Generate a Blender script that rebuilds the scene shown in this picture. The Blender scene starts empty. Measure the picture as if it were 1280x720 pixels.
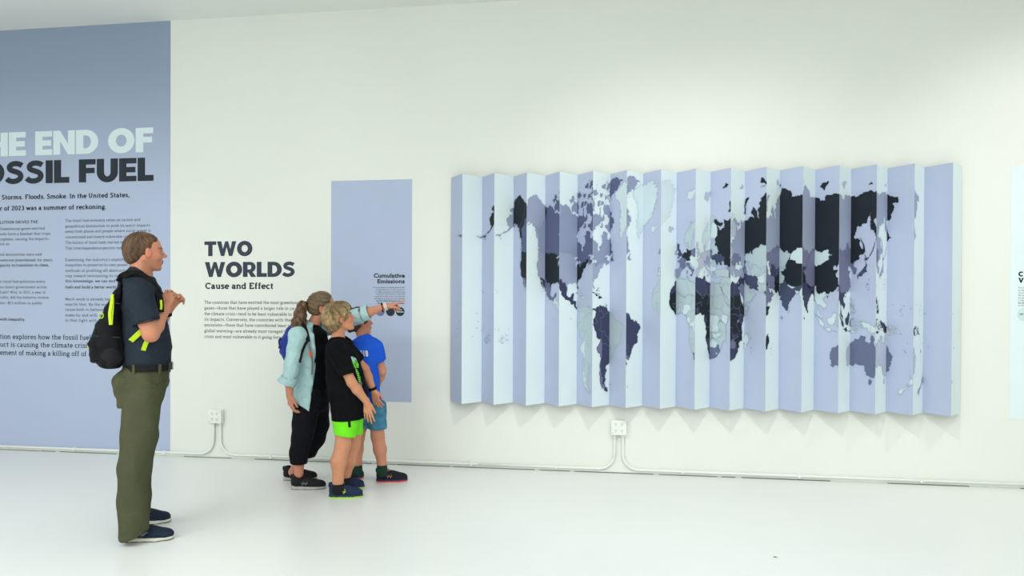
import bpy, bmesh, math, random
import numpy as np
from mathutils import Vector, Matrix
from mathutils.geometry import tessellate_polygon
scene = bpy.context.scene
COL = scene.collection

# ------------------------------------------------------------------ camera
CF, CYAW, CPIT, CROL, CSY = 900.598, -.14747, -.00706, .00428, -27.22
CAMH = 1.38
WY = 5.982                     # front face of the display wall
FLD = 5.9552                   # valleys of the folded map
MX0, MP, MD, MZT, MZB = -1.40804, .266171, .16909, 2.4504, .56314
ZCEIL = 3.925

def _basis():
    cy, sn = math.cos(CYAW), math.sin(CYAW); cp, sp = math.cos(CPIT), math.sin(CPIT)
    f = np.array([sn*cp, cy*cp, sp]); r = np.array([cy, -sn, 0.]); u = np.array([-sn*sp, -cy*sp, cp])
    c, s = math.cos(CROL), math.sin(CROL)
    return c*r+s*u, -s*r+c*u, f
CR, CU, CFW = _basis()
CPOS = np.array([0, 0, CAMH])
def ray(px, py): return CR*(px-640)/CF+CU*(360-CSY-py)/CF+CFW
def wp(px, py, y=WY):          # point of the wall plane under a photograph pixel
    r = ray(px, py); return CPOS+r*(y/r[1])
def ground(px, py, z=0.):
    r = ray(px, py); return CPOS+r*((z-CAMH)/r[2])

cam_d = bpy.data.cameras.new('camera'); cam = bpy.data.objects.new('camera', cam_d); COL.objects.link(cam)
cam_d.sensor_width = 36; cam_d.lens = 36*CF/1280; cam_d.shift_y = -CSY/1280; cam_d.clip_end = 100
M = Matrix([[CR[i], CU[i], -CFW[i], CPOS[i]] for i in range(3)]+[[0, 0, 0, 1]])
cam.matrix_world = M
scene.camera = cam

# ------------------------------------------------------------------ world, exposure, lamps
scene.view_settings.view_transform = 'Standard'; scene.view_settings.look = 'None'
scene.view_settings.gamma = 1; scene.view_settings.use_curve_mapping = False
scene.view_settings.exposure = 0.06
world = bpy.data.worlds.new('world'); scene.world = world; world.use_nodes = True
bg = world.node_tree.nodes['Background']; bg.inputs[0].default_value = (.952, 1, .975, 1); bg.inputs[1].default_value = 1.03

def lamp_spot(name, loc, target, power, angle, blend, radius, col=(1, .985, .95)):
    d = bpy.data.lights.new(name, 'SPOT'); o = bpy.data.objects.new(name, d); COL.objects.link(o)
    d.energy = power; d.spot_size = math.radians(angle); d.spot_blend = blend; d.shadow_soft_size = radius; d.color = col
    o.location = loc
    o.rotation_euler = (Vector(target)-Vector(loc)).to_track_quat('-Z', 'Y').to_euler()
    return o
# gallery track lamps, in a row 3 m in front of the display wall
lamp_spot('track_spot', (-4.3, 2.95, 3.75), (-4.0, 5.98, .0), 22, 60, 1, .05)
lamp_spot('track_spot', (-2.3, 2.95, 3.75), (-2.2, 5.98, .6), 16, 78, 1, .05)
lamp_spot('track_spot', (.35, 2.95, 3.75), (.7, 5.98, .5), 150, 88, .9, .03)
lamp_spot('track_spot', (3.35, 3.9, 3.8), (3.3, 5.98, 1.7), 84, 84, 1, .06)
def area(name, loc, size, sizey, power, rot, col=(.98, 1, .98)):
    d = bpy.data.lights.new(name, 'AREA'); d.shape = 'RECTANGLE'; d.size = size; d.size_y = sizey; d.energy = power; d.color = col
    o = bpy.data.objects.new(name, d); COL.objects.link(o); o.location = loc; o.rotation_euler = rot; return o
area('overhead_fill', (1.2, .2, 3.85), 6, 2.0, 85, (0, 0, 0))  # unseen fill added overhead for soft ambient light
area('overhead_fill', (-4.9, -.4, 3.85), 5, 2.6, 225, (0, 0, 0))  # unseen fill added to brighten the floor at the left
area('overhead_fill', (3.5, -2.5, 3.85), 5, 2.5, 120, (0, 0, 0))  # further added fill behind the camera, raises the ambient level

# ------------------------------------------------------------------ materials
def lin(c): return tuple(((v/255)/12.92 if v/255 <= .04045 else ((v/255+.055)/1.055)**2.4) for v in c)
MATS = {}
def mat(name, rgb, rough=.6, noise=0., nscale=20., bump=0., bscale=200., metal=0., bdist=.01, spec=.3, attr=False, stripes=None, sheen=0.):
    if name in MATS: return MATS[name]
    m = bpy.data.materials.new(name); m.use_nodes = True; nt = m.node_tree; b = nt.nodes['Principled BSDF']
    b.inputs['Roughness'].default_value = rough; b.inputs['Metallic'].default_value = metal
    b.inputs['Specular IOR Level'].default_value = spec
    if sheen: b.inputs['Sheen Weight'].default_value = sheen
    tc = nt.nodes.new('ShaderNodeTexCoord')
    col = None
    if attr:
        a = nt.nodes.new('ShaderNodeVertexColor'); a.layer_name = 'Col'; col = a.outputs[0]
    else:
        v = nt.nodes.new('ShaderNodeRGB'); v.outputs[0].default_value = (*lin(rgb), 1); col = v.outputs[0]
    if noise:
        n = nt.nodes.new('ShaderNodeTexNoise'); n.inputs['Scale'].default_value = nscale; n.inputs['Detail'].default_value = 5
        if stripes:
            mp = nt.nodes.new('ShaderNodeMapping'); mp.inputs['Scale'].default_value = stripes
            nt.links.new(tc.outputs['Object'], mp.inputs[0]); nt.links.new(mp.outputs[0], n.inputs['Vector'])
        else: nt.links.new(tc.outputs['Object'], n.inputs['Vector'])
        r = nt.nodes.new('ShaderNodeMapRange'); r.inputs[1].default_value = .3; r.inputs[2].default_value = .7
        r.inputs[3].default_value = 1-noise; r.inputs[4].default_value = 1+noise*.6
        nt.links.new(n.outputs[0], r.inputs[0])
        mx = nt.nodes.new('ShaderNodeVectorMath'); mx.operation = 'SCALE'
        nt.links.new(col, mx.inputs[0]); nt.links.new(r.outputs[0], mx.inputs['Scale']); col = mx.outputs[0]
    nt.links.new(col, b.inputs['Base Color'])
    if bump:
        n2 = nt.nodes.new('ShaderNodeTexNoise'); n2.inputs['Scale'].default_value = bscale; n2.inputs['Detail'].default_value = 3
        nt.links.new(tc.outputs['Object'], n2.inputs['Vector'])
        bp = nt.nodes.new('ShaderNodeBump'); bp.inputs['Strength'].default_value = bump; bp.inputs['Distance'].default_value = bdist
        nt.links.new(n2.outputs[0], bp.inputs['Height']); nt.links.new(bp.outputs[0], b.inputs['Normal'])
    MATS[name] = m; return m

M_wall = mat('wall_paint', (233, 235, 229), .75, .015, 1.3, .08, 30)
M_ceil = mat('ceiling_paint', (232, 236, 232), .8, .02, 1)
M_floor = mat('floor_paint', (240, 241, 239), .32, .02, 1.1, .05, 6, spec=.35)
M_white = mat('white_plastic', (236, 240, 234), .45)
M_gap = mat('floor_joint_dark', (112, 122, 112), .9, .3, 60)
M_blue = mat('mural_print_blue', (180, 191, 217), .7, .02, 3)
M_pale = mat('pale_print', (226, 240, 244), .7, .015, 3)
M_ink = mat('ink_black', (38, 46, 56), .6)
M_inkg = mat('ink_grey', (78, 88, 98), .6)
M_inkw = mat('ink_pale', (215, 232, 236), .6)
M_slate = mat('ink_slate', (54, 62, 76), .6)

# ------------------------------------------------------------------ object helpers
def tag(o, label=None, cat=None, group=None, kind=None):
    if label: o['label'] = label
    if cat: o['category'] = cat
    if group: o['group'] = group
    if kind: o['kind'] = kind
    return o
def empty(name, loc, label=None, cat=None, group=None):
    o = bpy.data.objects.new(name, None); COL.objects.link(o); o.location = loc; o.empty_display_size = .1
    return tag(o, label, cat, group)
def meshobj(name, verts, faces, mats, parent=None, smooth=False, fmat=None, vcol=None):
    me = bpy.data.meshes.new(name)
    if isinstance(verts, np.ndarray) and len(faces) and isinstance(faces, np.ndarray):
        n = len(faces); k = faces.shape[1]
        me.vertices.add(len(verts)); me.vertices.foreach_set('co', verts.astype(np.float32).ravel())
        me.loops.add(n*k); me.loops.foreach_set('vertex_index', faces.astype(np.int32).ravel())
        me.polygons.add(n); me.polygons.foreach_set('loop_start', np.arange(0, n*k, k, dtype=np.int32))
        me.polygons.foreach_set('loop_total', np.full(n, k, dtype=np.int32)); me.update(calc_edges=True)
    else:
        me.from_pydata([tuple(v) for v in verts], [], [tuple(f) for f in faces]); me.update()
    if not isinstance(mats, (list, tuple)): mats = [mats]
    for m in mats: me.materials.append(m)
    if fmat is not None: me.polygons.foreach_set('material_index', list(fmat))
    if vcol is not None:
        ca = me.color_attributes.new('Col', 'FLOAT_COLOR', 'POINT')
        c4 = np.ones((len(verts), 4), np.float32); c4[:, :3] = vcol; ca.data.foreach_set('color', c4.ravel())
    if smooth: me.polygons.foreach_set('use_smooth', [True]*len(me.polygons))
    o = bpy.data.objects.new(name, me); COL.objects.link(o)
    if parent is not None:
        o.parent = parent
        pl = np.array(world_loc(parent)); 
        co = np.empty(len(me.vertices)*3, np.float32); me.vertices.foreach_get('co', co)
        co = co.reshape(-1, 3)-pl; me.vertices.foreach_set('co', co.ravel().astype(np.float32)); me.update()
    return o
def world_loc(o):
    p = Vector(o.location)
    while o.parent is not None: o = o.parent; p += Vector(o.location)
    return p
class MB:
    def __init__(s): s.v = []; s.f = []; s.m = []
    def add(s, vs, fs, mi=0):
        b = len(s.v); s.v += [tuple(map(float, v)) for v in vs]; s.f += [tuple(b+i for i in f) for f in fs]; s.m += [mi]*len(fs)
    def box(s, lo, hi, mi=0):
        x0, y0, z0 = lo; x1, y1, z1 = hi
        s.add([(x0, y0, z0), (x1, y0, z0), (x1, y1, z0), (x0, y1, z0), (x0, y0, z1), (x1, y0, z1), (x1, y1, z1), (x0, y1, z1)],
              [(0, 3, 2, 1), (4, 5, 6, 7), (0, 1, 5, 4), (1, 2, 6, 5), (2, 3, 7, 6), (3, 0, 4, 7)], mi)
    def tube(s, pts, r, n=8, mi=0, flat=None):
        pts = [np.array(p, float) for p in pts]; rs = r if isinstance(r, (list, tuple)) else [r]*len(pts)
        rings = []; ref = np.array([0.13, .21, .97])
        if flat is not None: ref = np.array(flat, float)
        for i, p in enumerate(pts):
            t = pts[min(i+1, len(pts)-1)]-pts[max(i-1, 0)]; t /= max(np.linalg.norm(t), 1e-9)
            a = np.cross(t, ref); a /= max(np.linalg.norm(a), 1e-9); b = np.cross(a, t)
            rr = rs[i]; ra, rb = rr if isinstance(rr, tuple) else (rr, rr)
            rings.append([p+a*ra*math.cos(2*math.pi*k/n)+b*rb*math.sin(2*math.pi*k/n) for k in range(n)])
        vs = [v for R in rings for v in R]; fs = []
        for i in range(len(pts)-1):
            for k in range(n): fs.append((i*n+k, i*n+(k+1) % n, (i+1)*n+(k+1) % n, (i+1)*n+k))
        fs.append(tuple(range(n-1, -1, -1))); fs.append(tuple((len(pts)-1)*n+k for k in range(n)))
        s.add(vs, fs, mi)
    def build(s, name, mats, parent=None, smooth=False): return meshobj(name, s.v, s.f, mats, parent, smooth, s.m)
def part_box(name, lo, hi, m, parent=None, bevel=0.):
    b = MB(); b.box(lo, hi); o = b.build(name, m, parent)
    if bevel:
        mo = o.modifiers.new('bevel', 'BEVEL'); mo.width = bevel; mo.segments = 2
    return o
def spline(pts, n=6):
    P = [np.array(p, float) for p in pts]; P = [2*P[0]-P[1]]+P+[2*P[-1]-P[-2]]; out = []
    for i in range(1, len(P)-2):
        for k in range(n):
            t = k/n; a, b, c, d = P[i-1:i+3]
            out.append(.5*((2*b)+(-a+c)*t+(2*a-5*b+4*c-d)*t*t+(-a+3*b-3*c+d)*t**3))
    out.append(P[-2]); return out

# ------------------------------------------------------------------ the room
def struct(o): o['kind'] = 'structure'; return o
struct(part_box('floor', (-9, -4, -.12), (7, WY+.3, 0), M_floor))
struct(part_box('wall_back', (-9, WY, 0), (7, WY+.2, ZCEIL+.2), M_wall))
struct(part_box('ceiling', (-9, -4, ZCEIL), (7, WY, ZCEIL+.15), M_ceil))
struct(part_box('wall_left', (-9.2, -4, 0), (-9, WY+.2, ZCEIL+.15), M_wall))
struct(part_box('wall_right', (7, -4, 0), (7.2, WY+.2, ZCEIL+.15), M_wall))
# joint between wall foot and floor: broken dark line
jb = MB(); rng = random.Random(4); x = -6.5
while x < 4.5:
    L = rng.uniform(.08, .7); 
    if rng.random() < .82: jb.box((x, WY-.0135+rng.uniform(-.002, .001), 0), (x+L, WY-.004, .0045*rng.uniform(.4, 1)))
    x += L+rng.uniform(.01, .06)
struct(jb.build('trim_1', M_gap))
# thin white cove bead along the wall foot
struct(part_box('baseboard_back', (-9, WY-.006, .006), (7, WY, .022), M_white))

# ------------------------------------------------------------------ power boxes with conduit
def outlet(cx_px, top_px, bot_px, lx, rx, label, gx):
    c = wp(cx_px, (top_px+bot_px)/2); zt = wp(cx_px, top_px)[2]; zb = wp(cx_px, bot_px)[2]
    x = c[0]; w = .058
    r = empty('power_outlet_box', (x, WY, zb), label, 'outlet')
    part_box('box_body', (x-w, WY-.05, zb), (x+w, WY-.0005, zt), M_white, r, .006)
    part_box('cover_plate', (x-w-.003, WY-.056, zb-.003), (x+w+.003, WY-.05, zt+.003), M_white, r, .002)
    m = (zb+zt)/2
    for sx in (-.024, .024):
        for sz in (-.026, .026):
            k = MB(); k.tube([(x+sx, WY-.0565, m+sz), (x+sx, WY-.0585, m+sz)], .0165, 16); s = k.build('socket', M_white, r)
            q = MB()
            for dx in (-.006, .006): q.box((x+sx+dx-.0013, WY-.0592, m+sz+.001), (x+sx+dx+.0013, WY-.0583, m+sz+.009))
            q.box((x+sx-.0025, WY-.0592, m+sz-.010), (x+sx+.0025, WY-.0583, m+sz-.005))
            q.build('slot', M_ink, s)
    for (sx, sz) in ((w-.01, m+.045), (-w+.01, m-.045)):
        q = MB(); q.tube([(x+sx, WY-.0555, sz), (x+sx, WY-.0575, sz)], .003, 8); q.build('screw', M_inkg, r)
    # two conduits that sweep down and run off along the wall foot
    for sgn, endx, nm in ((-1, lx, 0), (1, rx, 1)):
        cxx = x+sgn*.033; R = .13; pts = [(cxx, WY-.02, zb+.005), (cxx, WY-.014, zb-.03), (cxx, WY-.014, R+.035)]
        for a in np.linspace(0, math.pi/2, 9)[1:]:
            pts.append((cxx+sgn*R*(1-math.cos(a)), WY-.014, .03+R-R*math.sin(a)+.003))
        pts.append((endx, WY-.014, .033)); q = MB(); q.tube(pts, .0115, 10); q.build('conduit', M_white, r, True)
        xx = cxx+sgn*(R+.35)
        while (xx-endx)*sgn < 0:
            part_box('clip', (xx-.009, WY-.028, .018), (xx+.009, WY, .048), M_white, r); xx += sgn*.9
        q = MB(); q.box((cxx-.016, WY-.034, zb-.018), (cxx+.016, WY-.001, zb+.001)); q.build('coupling', M_white, r)
    return r
outlet(272.5, 511.5, 527.5, -9., wp(600, 580)[0], 'white four-socket power box on the wall between the mural and the woman', 0)
outlet(773.5, 524.5, 542, wp(601, 580)[0], 5.5, 'white four-socket power box under the folded world map', 1)

# floor debris
q = MB(); g = ground(969, 697)
q.tube([g+np.array([-.011, .003, .002]), g+np.array([0, 0, .005]), g+np.array([.012, -.003, .002])], [.001, .0035, .001], 6)
tag(q.build('dry_leaf_crumb', mat('leaf_crumb', (150, 135, 95), .8), None), 'tiny brown crumb of debris lying on the empty white floor', 'debris')

# ------------------------------------------------------------------ prints and lettering
TXT_CU = {}
def text_verts(s, bold=0.):
    cu = bpy.data.curves.new('t', 'FONT'); cu.body = s; cu.size = 1; cu.offset = bold; cu.resolution_u = 2
    cu.space_character = 1.0+bold*1.2
    o = bpy.data.objects.new('t', cu); COL.objects.link(o)
    me = bpy.data.meshes.new_from_object(o)
    vs = [tuple(v.co) for v in me.vertices]; fs = [tuple(p.vertices) for p in me.polygons]
    bpy.data.objects.remove(o); bpy.data.curves.remove(cu); bpy.data.meshes.remove(me)
    return vs, fs
CAP = .729   # cap height of the built-in face relative to its size (measured below)
_v, _ = text_verts('H'); CAP = max(v[1] for v in _v)-min(v[1] for v in _v)
SERIF = [text_verts]                   # the face in use
LINE = [None, None, 'text_line']      # material, parent and name of the lines being set
def put_line(mb, s, *a, **k):
    if mb is None:
        q = MB(); _put_line(q, s, *a, **k); q.build(LINE[2], LINE[0], LINE[1])
    else: _put_line(mb, s, *a, **k)
def _put_line(mb, s, xl, xr, yb, cap_px, bold=0., y=WY-.0022, mi=0, plane=None, vis=None):
    """one line of print on the wall: baseline from photograph column xl to xr; cap height in pixels"""
    tv = SERIF[0]; vs, fs = tv(s, bold); CAPH = 1.0 if tv is not text_verts else CAP
    x0 = min(v[0] for v in vs); x1 = max(v[0] for v in vs)
    if xl is None:
        b = wp(xr, yb, y); v2, _ = tv(vis, bold)      # vis: the tail of the line that the frame shows, from column 0
        sx = (b[0]-wp(plane, yb, y)[0])/(max(v[0] for v in v2)-min(v[0] for v in v2)); a = b-np.array([sx*(x1-x0), 0, 0])
    else:
        a = wp(xl, yb, y)
        if xr is None:
            hgt = cap_px*.00665; sx = hgt/CAPH*plane
        else:
            b = wp(xr, yb, y); sx = (b[0]-a[0])/(x1-x0)
    xm = a[0]; sz = abs(wp(xl if xl is not None else xr, yb-cap_px, y)[2]-a[2])/CAPH
    mb.add([(xm+(v[0]-x0)*sx, y, a[2]+v[1]*sz) for v in vs], fs, mi)
# heavy headline alphabet, cap height 1
def poly_stroke(pts, t):
    P = [np.array(p, float) for p in pts]; L = []; Rr = []
    for i, p in enumerate(P):
        d = P[min(i+1, len(P)-1)]-P[max(i-1, 0)]; d /= np.linalg.norm(d); n = np.array([-d[1], d[0]])
        L.append(p+n*t/2); Rr.append(p-n*t/2)
    vs = []; fs = []
    for i in range(len(P)): vs += [L[i], Rr[i]]
    for i in range(len(P)-1): fs.append((2*i, 2*i+1, 2*i+3, 2*i+2))
    return vs, fs
def ringp(cx, cy, rx, ry, tx, ty, a0=0, a1=360, n=36):
    vs = []; fs = []
    for i in range(n+1):
        a = math.radians(a0+(a1-a0)*i/n)
        vs += [(cx+rx*math.cos(a), cy+ry*math.sin(a)), (cx+(rx-tx)*math.cos(a), cy+(ry-ty)*math.sin(a))]
    for i in range(n): fs.append((2*i, 2*i+1, 2*i+3, 2*i+2))
    return vs, fs
def rc(x0, y0, x1, y1): return [(x0, y0), (x1, y0), (x1, y1), (x0, y1)], [(0, 1, 2, 3)]
T_, H_ = .30, .235
def glyph(c):
    g = []
    if c == 'T': return .82, [rc(0, 1-H_, .82, 1), rc(.41-T_/2, 0, .41+T_/2, 1-H_)]
    if c == 'H': return .86, [rc(0, 0, T_, 1), rc(.86-T_, 0, .86, 1), rc(T_, .5-H_/2, .86-T_, .5+H_/2)]
    if c == 'E': return .70, [rc(0, 0, T_, 1), rc(T_, 0, .70, H_), rc(T_, 1-H_, .70, 1), rc(T_, .5-H_/2, .66, .5+H_/2)]
    if c == 'F': return .69, [rc(0, 0, T_, 1), rc(T_, 1-H_, .69, 1), rc(T_, .39, .65, .39+H_)]
    if c == 'L': return .64, [rc(0, 0, T_, 1), rc(T_, 0, .64, H_+.02)]
    if c == 'I': return T_, [rc(0, 0, T_, 1)]
    if c == 'N': return .88, [rc(0, 0, .28, 1), rc(.60, 0, .88, 1), ([(0.02, 1), (.28, 1), (.86, 0), (.60, 0)], [(0, 3, 2, 1)])]
    if c == 'D': return .90, [rc(0, 0, T_, 1), rc(T_, 0, .40, H_), rc(T_, 1-H_, .40, 1), ringp(.40, .5, .50, .5, T_, H_, -90, 90, 22)]
    if c == 'O': return 1.05, [ringp(.525, .5, .525, .52, .315, .275)]
    if c == 'U': return .86, [rc(0, .4, T_, 1), rc(.56, .4, .86, 1), ringp(.43, .42, .43, .44, T_, .26, 180, 360, 22)]
    if c == 'R': return .84, [rc(0, 0, T_, 1), rc(T_, 1-.21, .47, 1), rc(T_, .30, .47, .50), ringp(.47, .65, .345, .35, .28, .2, -90, 90, 18), ([(.32, .36), (.60, .36), (.86, 0), (.52, 0)], [(0, 3, 2, 1)])]
    if c == 'W': return 1.32, [([(0, 1), (.30, 1), (.50, 0), (.27, 0)], [(0, 3, 2, 1)]), ([(.27, 0), (.50, 0), (.76, 1), (.56, 1)], [(0, 1, 2, 3)]),
                               ([(.56, 1), (.76, 1), (1.05, 0), (.82, 0)], [(0, 3, 2, 1)]), ([(.82, 0), (1.05, 0), (1.32, 1), (1.03, 1)], [(0, 1, 2, 3)])]
    if c == 'S':
        pts = [(.70, .80), (.60, .86), (.46, .895), (.30, .875), (.19, .80), (.17, .70), (.24, .61), (.38, .555), (.52, .50), (.62, .42), (.64, .30), (.57, .19), (.42, .12), (.27, .115), (.14, .16), (.05, .24)]
        return .80, [poly_stroke(spline(pts, 4), .235)]
    if c == 'C':
        return .95, [ringp(.525, .5, .525, .52, .30, .26, 42, 318, 30)]
    if c == 'V': return 1.0, [([(0, 1), (.33, 1), (.63, 0), (.37, 0)], [(0, 3, 2, 1)]), ([(.37, 0), (.63, 0), (1.0, 1), (.67, 1)], [(0, 1, 2, 3)])]
    return .30, []
def headline(mb, s, xl, xr, ybl, ybr, cap_px, full=None, y=WY-.0022, mi=0, track=.045):
    """heavy line whose visible letters s span xl..xr; 'full' adds letters in front that run out of frame"""
    a = wp(xl, ybl, y); b = wp(xr, ybr, y)
    def lay(t):
        out = []; x = 0
        for c in t:
            w, g = glyph(c); out.append((x, g)); x += w+track
        return x-track, out
    W, _ = lay(s); sx = (b[0]-a[0])/W
    F, L = lay(full or s); x0 = b[0]-F*sx; z = (a[2]+b[2])/2
    sz = (wp(xl, ybl-cap_px, y)[2]-wp(xl, ybl, y)[2])
    for gx, g in L:
        for j, (vs, fs) in enumerate(g): mb.add([(x0+(gx+v[0])*sx, y-.0002*j, z+v[1]*sz) for v in vs], fs, mi)


# ------------------------------------------------------------------ slab-serif text face, drawn as strokes (x-height .7, capitals 1)
def _arc(cx, cy, rx, ry, a0, a1, n=10): return [(cx+rx*math.cos(math.radians(a0+(a1-a0)*i/n)), cy+ry*math.sin(math.radians(a0+(a1-a0)*i/n))) for i in range(n+1)]
SL = {}
def _g(ch, w, strokes, serifs=()): SL[ch] = (w, strokes, serifs)
def _v(x, a, b): return [(x, a), (x, b)]
X7 = .70; M0 = .065                      # curve centre lines sit M0 inside the outline
_o = _arc(.31, .35, .23, .30, 0, 360, 18)
_g('a', .60, [spline([(.10, .54), (.18, .62), (.29, .64), (.40, .58), (.42, .46)], 3)+[(.42, .12), (.46, .06), (.56, .06)], spline([(.42, .38), (.26, .38), (.12, .30), (.10, .17), (.19, .065), (.32, .08), (.42, .18)], 3)])
_g('b', .66, [_v(.15, 0, 1.02), _arc(.35, .35, .22, .30, 150, -150, 14)], [(.02, .15, .97)])
_g('c', .56, [_arc(.32, .35, .23, .30, 48, 312, 14)], [])
_g('d', .68, [_v(.50, 0, 1.02), _arc(.30, .35, .22, .30, 30, 330, 14)], [(.36, .50, .97), (.50, .64, .05)])
_g('e', .60, [_arc(.31, .35, .23, .30, 0, 318, 16), [(.09, .36), (.54, .36)]], [])
_g('f', .44, [[(.18, 0), (.18, .80)]+_arc(.34, .80, .16, .17, 180, 75, 6)], [(.05, .40, .65), (.04, .34, .05)])
_g('g', .62, [_arc(.28, .42, .18, .22, 0, 360, 14), [(.40, .60), (.56, .64)], spline([(.18, .24), (.12, .14), (.22, .07), (.42, .04), (.52, -.08), (.42, -.22), (.24, -.25), (.10, -.18), (.10, -.06), (.22, .04)], 3)])
_g('h', .70, [_v(.15, 0, 1.02), [(.15, .45)]+_arc(.345, .42, .19, .22, 150, 0, 8)+[(.535, 0)]], [(.02, .15, .97), (.03, .27, .05), (.42, .66, .05)])
_g('i', .34, [_v(.17, 0, .70), [(.17, .86), (.17, 1.0)]], [(.04, .17, .65), (.04, .30, .05)])
_g('j', .34, [[(.18, .70), (.18, -.10), (.06, -.24)], [(.18, .86), (.18, 1.0)]], [(.05, .18, .65)])
_g('k', .66, [_v(.15, 0, 1.02), [(.15, .28), (.50, .66)], [(.28, .40), (.54, .04)]], [(.02, .15, .97), (.03, .27, .05), (.40, .60, .65), (.44, .66, .05)])
_g('l', .34, [_v(.17, 0, 1.02)], [(.04, .17, .97), (.04, .30, .05)])
_g('m', 1.04, [_v(.15, 0, .70), [(.15, .45)]+_arc(.33, .42, .18, .22, 150, 0, 8)+[(.51, 0)], [(.51, .45)]+_arc(.69, .42, .18, .22, 150, 0, 8)+[(.87, 0)]], [(.02, .15, .65), (.03, .27, .05), (.41, .61, .05), (.76, 1.0, .05)])
_g('n', .70, [_v(.15, 0, .70), [(.15, .45)]+_arc(.345, .42, .19, .22, 150, 0, 8)+[(.535, 0)]], [(.02, .15, .65), (.03, .27, .05), (.42, .66, .05)])
_g('o', .62, [_o])
_g('p', .66, [_v(.15, -.30, .70), _arc(.35, .35, .22, .30, 150, -150, 14)], [(.02, .15, .65), (.03, .29, -.25)])
_g('q', .66, [_v(.51, -.30, .70), _arc(.31, .35, .22, .30, 30, 330, 14)], [(.38, .64, -.25)])
_g('r', .52, [_v(.17, 0, .70), [(.17, .42)]+_arc(.38, .42, .21, .22, 160, 60, 6)], [(.04, .17, .65), (.05, .33, .05)])
_g('s', .52, [spline([(.43, .54), (.34, .63), (.20, .63), (.11, .53), (.18, .41), (.34, .32), (.42, .20), (.34, .08), (.19, .06), (.08, .15)], 3)])
_g('t', .44, [[(.19, .90), (.19, .20)]+_arc(.31, .19, .12, .13, 180, 290, 6)], [(.04, .40, .65)])
_g('u', .70, [[(.16, .70), (.16, .28)]+_arc(.34, .28, .18, .22, 180, 330, 8), _v(.53, 0, .70)], [(.03, .16, .65), (.40, .53, .65), (.53, .66, .05)])
_g('v', .62, [[(.11, .68), (.31, .04), (.51, .68)]], [(.02, .22, .65), (.40, .60, .65)])
_g('w', .92, [[(.11, .68), (.28, .04), (.46, .62), (.64, .04), (.81, .68)]], [(.02, .22, .65), (.70, .90, .65)])
_g('x', .62, [[(.12, .66), (.50, .04)], [(.50, .66), (.12, .04)]], [(.03, .22, .65), (.40, .59, .65), (.03, .22, .05), (.40, .59, .05)])
_g('y', .62, [[(.11, .68), (.32, .06)], [(.51, .68), (.26, -.20), (.12, -.24)]], [(.02, .22, .65), (.40, .60, .65)])
_g('z', .56, [[(.10, .64), (.46, .64), (.10, .06), (.46, .06)]])
_C = lambda cx, rx: _arc(cx, .5, rx, .44, 45, 315, 16)
_g('A', .84, [[(.14, .02), (.42, .96), (.70, .02)], [(.25, .34), (.59, .34)]], [(.03, .27, .05), (.57, .81, .05)])
_g('B', .74, [_v(.18, 0, 1), [(.18, .94), (.40, .94)]+_arc(.40, .73, .19, .21, 90, -90, 8)+[(.18, .52)], [(.40, .52)]+_arc(.42, .29, .22, .23, 90, -90, 8)+[(.18, .06)]], [(.05, .18, .95), (.05, .18, .05)])
_g('C', .78, [_C(.42, .33), [(.66, .72), (.66, .95)]])
_g('D', .84, [_v(.18, 0, 1), [(.18, .94), (.36, .94)]+_arc(.38, .5, .34, .44, 90, -90, 12)+[(.18, .06)]], [(.05, .18, .95), (.05, .18, .05)])
_g('E', .74, [_v(.18, 0, 1), [(.18, .94), (.62, .94), (.62, .76)], [(.18, .52), (.50, .52)], [(.18, .06), (.64, .06), (.64, .26)]], [(.05, .18, .95), (.05, .18, .05)])
_g('F', .70, [_v(.18, 0, 1), [(.18, .94), (.60, .94), (.60, .76)], [(.18, .50), (.50, .50)]], [(.05, .18, .95), (.05, .34, .05)])
_g('G', .84, [_C(.42, .33), [(.66, .72), (.66, .95)], [(.68, .08), (.68, .42)]], [(.52, .80, .42)])
_g('H', .90, [_v(.20, 0, 1), _v(.70, 0, 1), [(.20, .51), (.70, .51)]], [(.07, .33, .95), (.57, .83, .95), (.07, .33, .05), (.57, .83, .05)])
_g('I', .42, [_v(.21, 0, 1)], [(.07, .35, .95), (.07, .35, .05)])
_g('L', .70, [_v(.18, 0, 1), [(.18, .06), (.62, .06), (.62, .28)]], [(.05, .33, .95), (.05, .18, .05)])
_g('M', 1.0, [[(.18, 0), (.18, .96), (.50, .20), (.82, .96), (.82, 0)]], [(.05, .18, .95), (.82, .95, .95), (.06, .31, .05), (.69, .95, .05)])
_g('N', .90, [[(.18, 0), (.18, .96), (.70, .04), (.70, 1)]], [(.05, .18, .95), (.58, .83, .95), (.06, .31, .05)])
_g('O', .88, [_arc(.44, .5, .35, .44, 0, 360, 20)])
_g('P', .72, [_v(.18, 0, 1), [(.18, .94), (.40, .94)]+_arc(.41, .70, .22, .24, 90, -90, 8)+[(.18, .46)]], [(.05, .18, .95), (.05, .34, .05)])
_g('R', .80, [_v(.18, 0, 1), [(.18, .94), (.40, .94)]+_arc(.41, .72, .21, .22, 90, -90, 8)+[(.18, .50)], [(.42, .50), (.66, .05)]], [(.05, .18, .95), (.05, .33, .05), (.62, .77, .05)])
_g('S', .68, [spline([(.56, .80), (.46, .91), (.29, .94), (.15, .84), (.15, .68), (.30, .55), (.46, .46), (.56, .32), (.50, .13), (.33, .05), (.17, .08), (.10, .20)], 3)], [])
_g('T', .78, [_v(.39, 0, 1), [(.09, .76), (.09, .94), (.69, .94), (.69, .76)]], [(.25, .53, .05)])
_g('U', .86, [[(.20, 1), (.20, .34)]+_arc(.43, .34, .23, .28, 180, 360, 10)+[(.66, 1)]], [(.07, .33, .95), (.54, .79, .95)])
_g('V', .84, [[(.14, .98), (.42, .04), (.70, .98)]], [(.03, .27, .95), (.57, .81, .95)])
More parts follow.
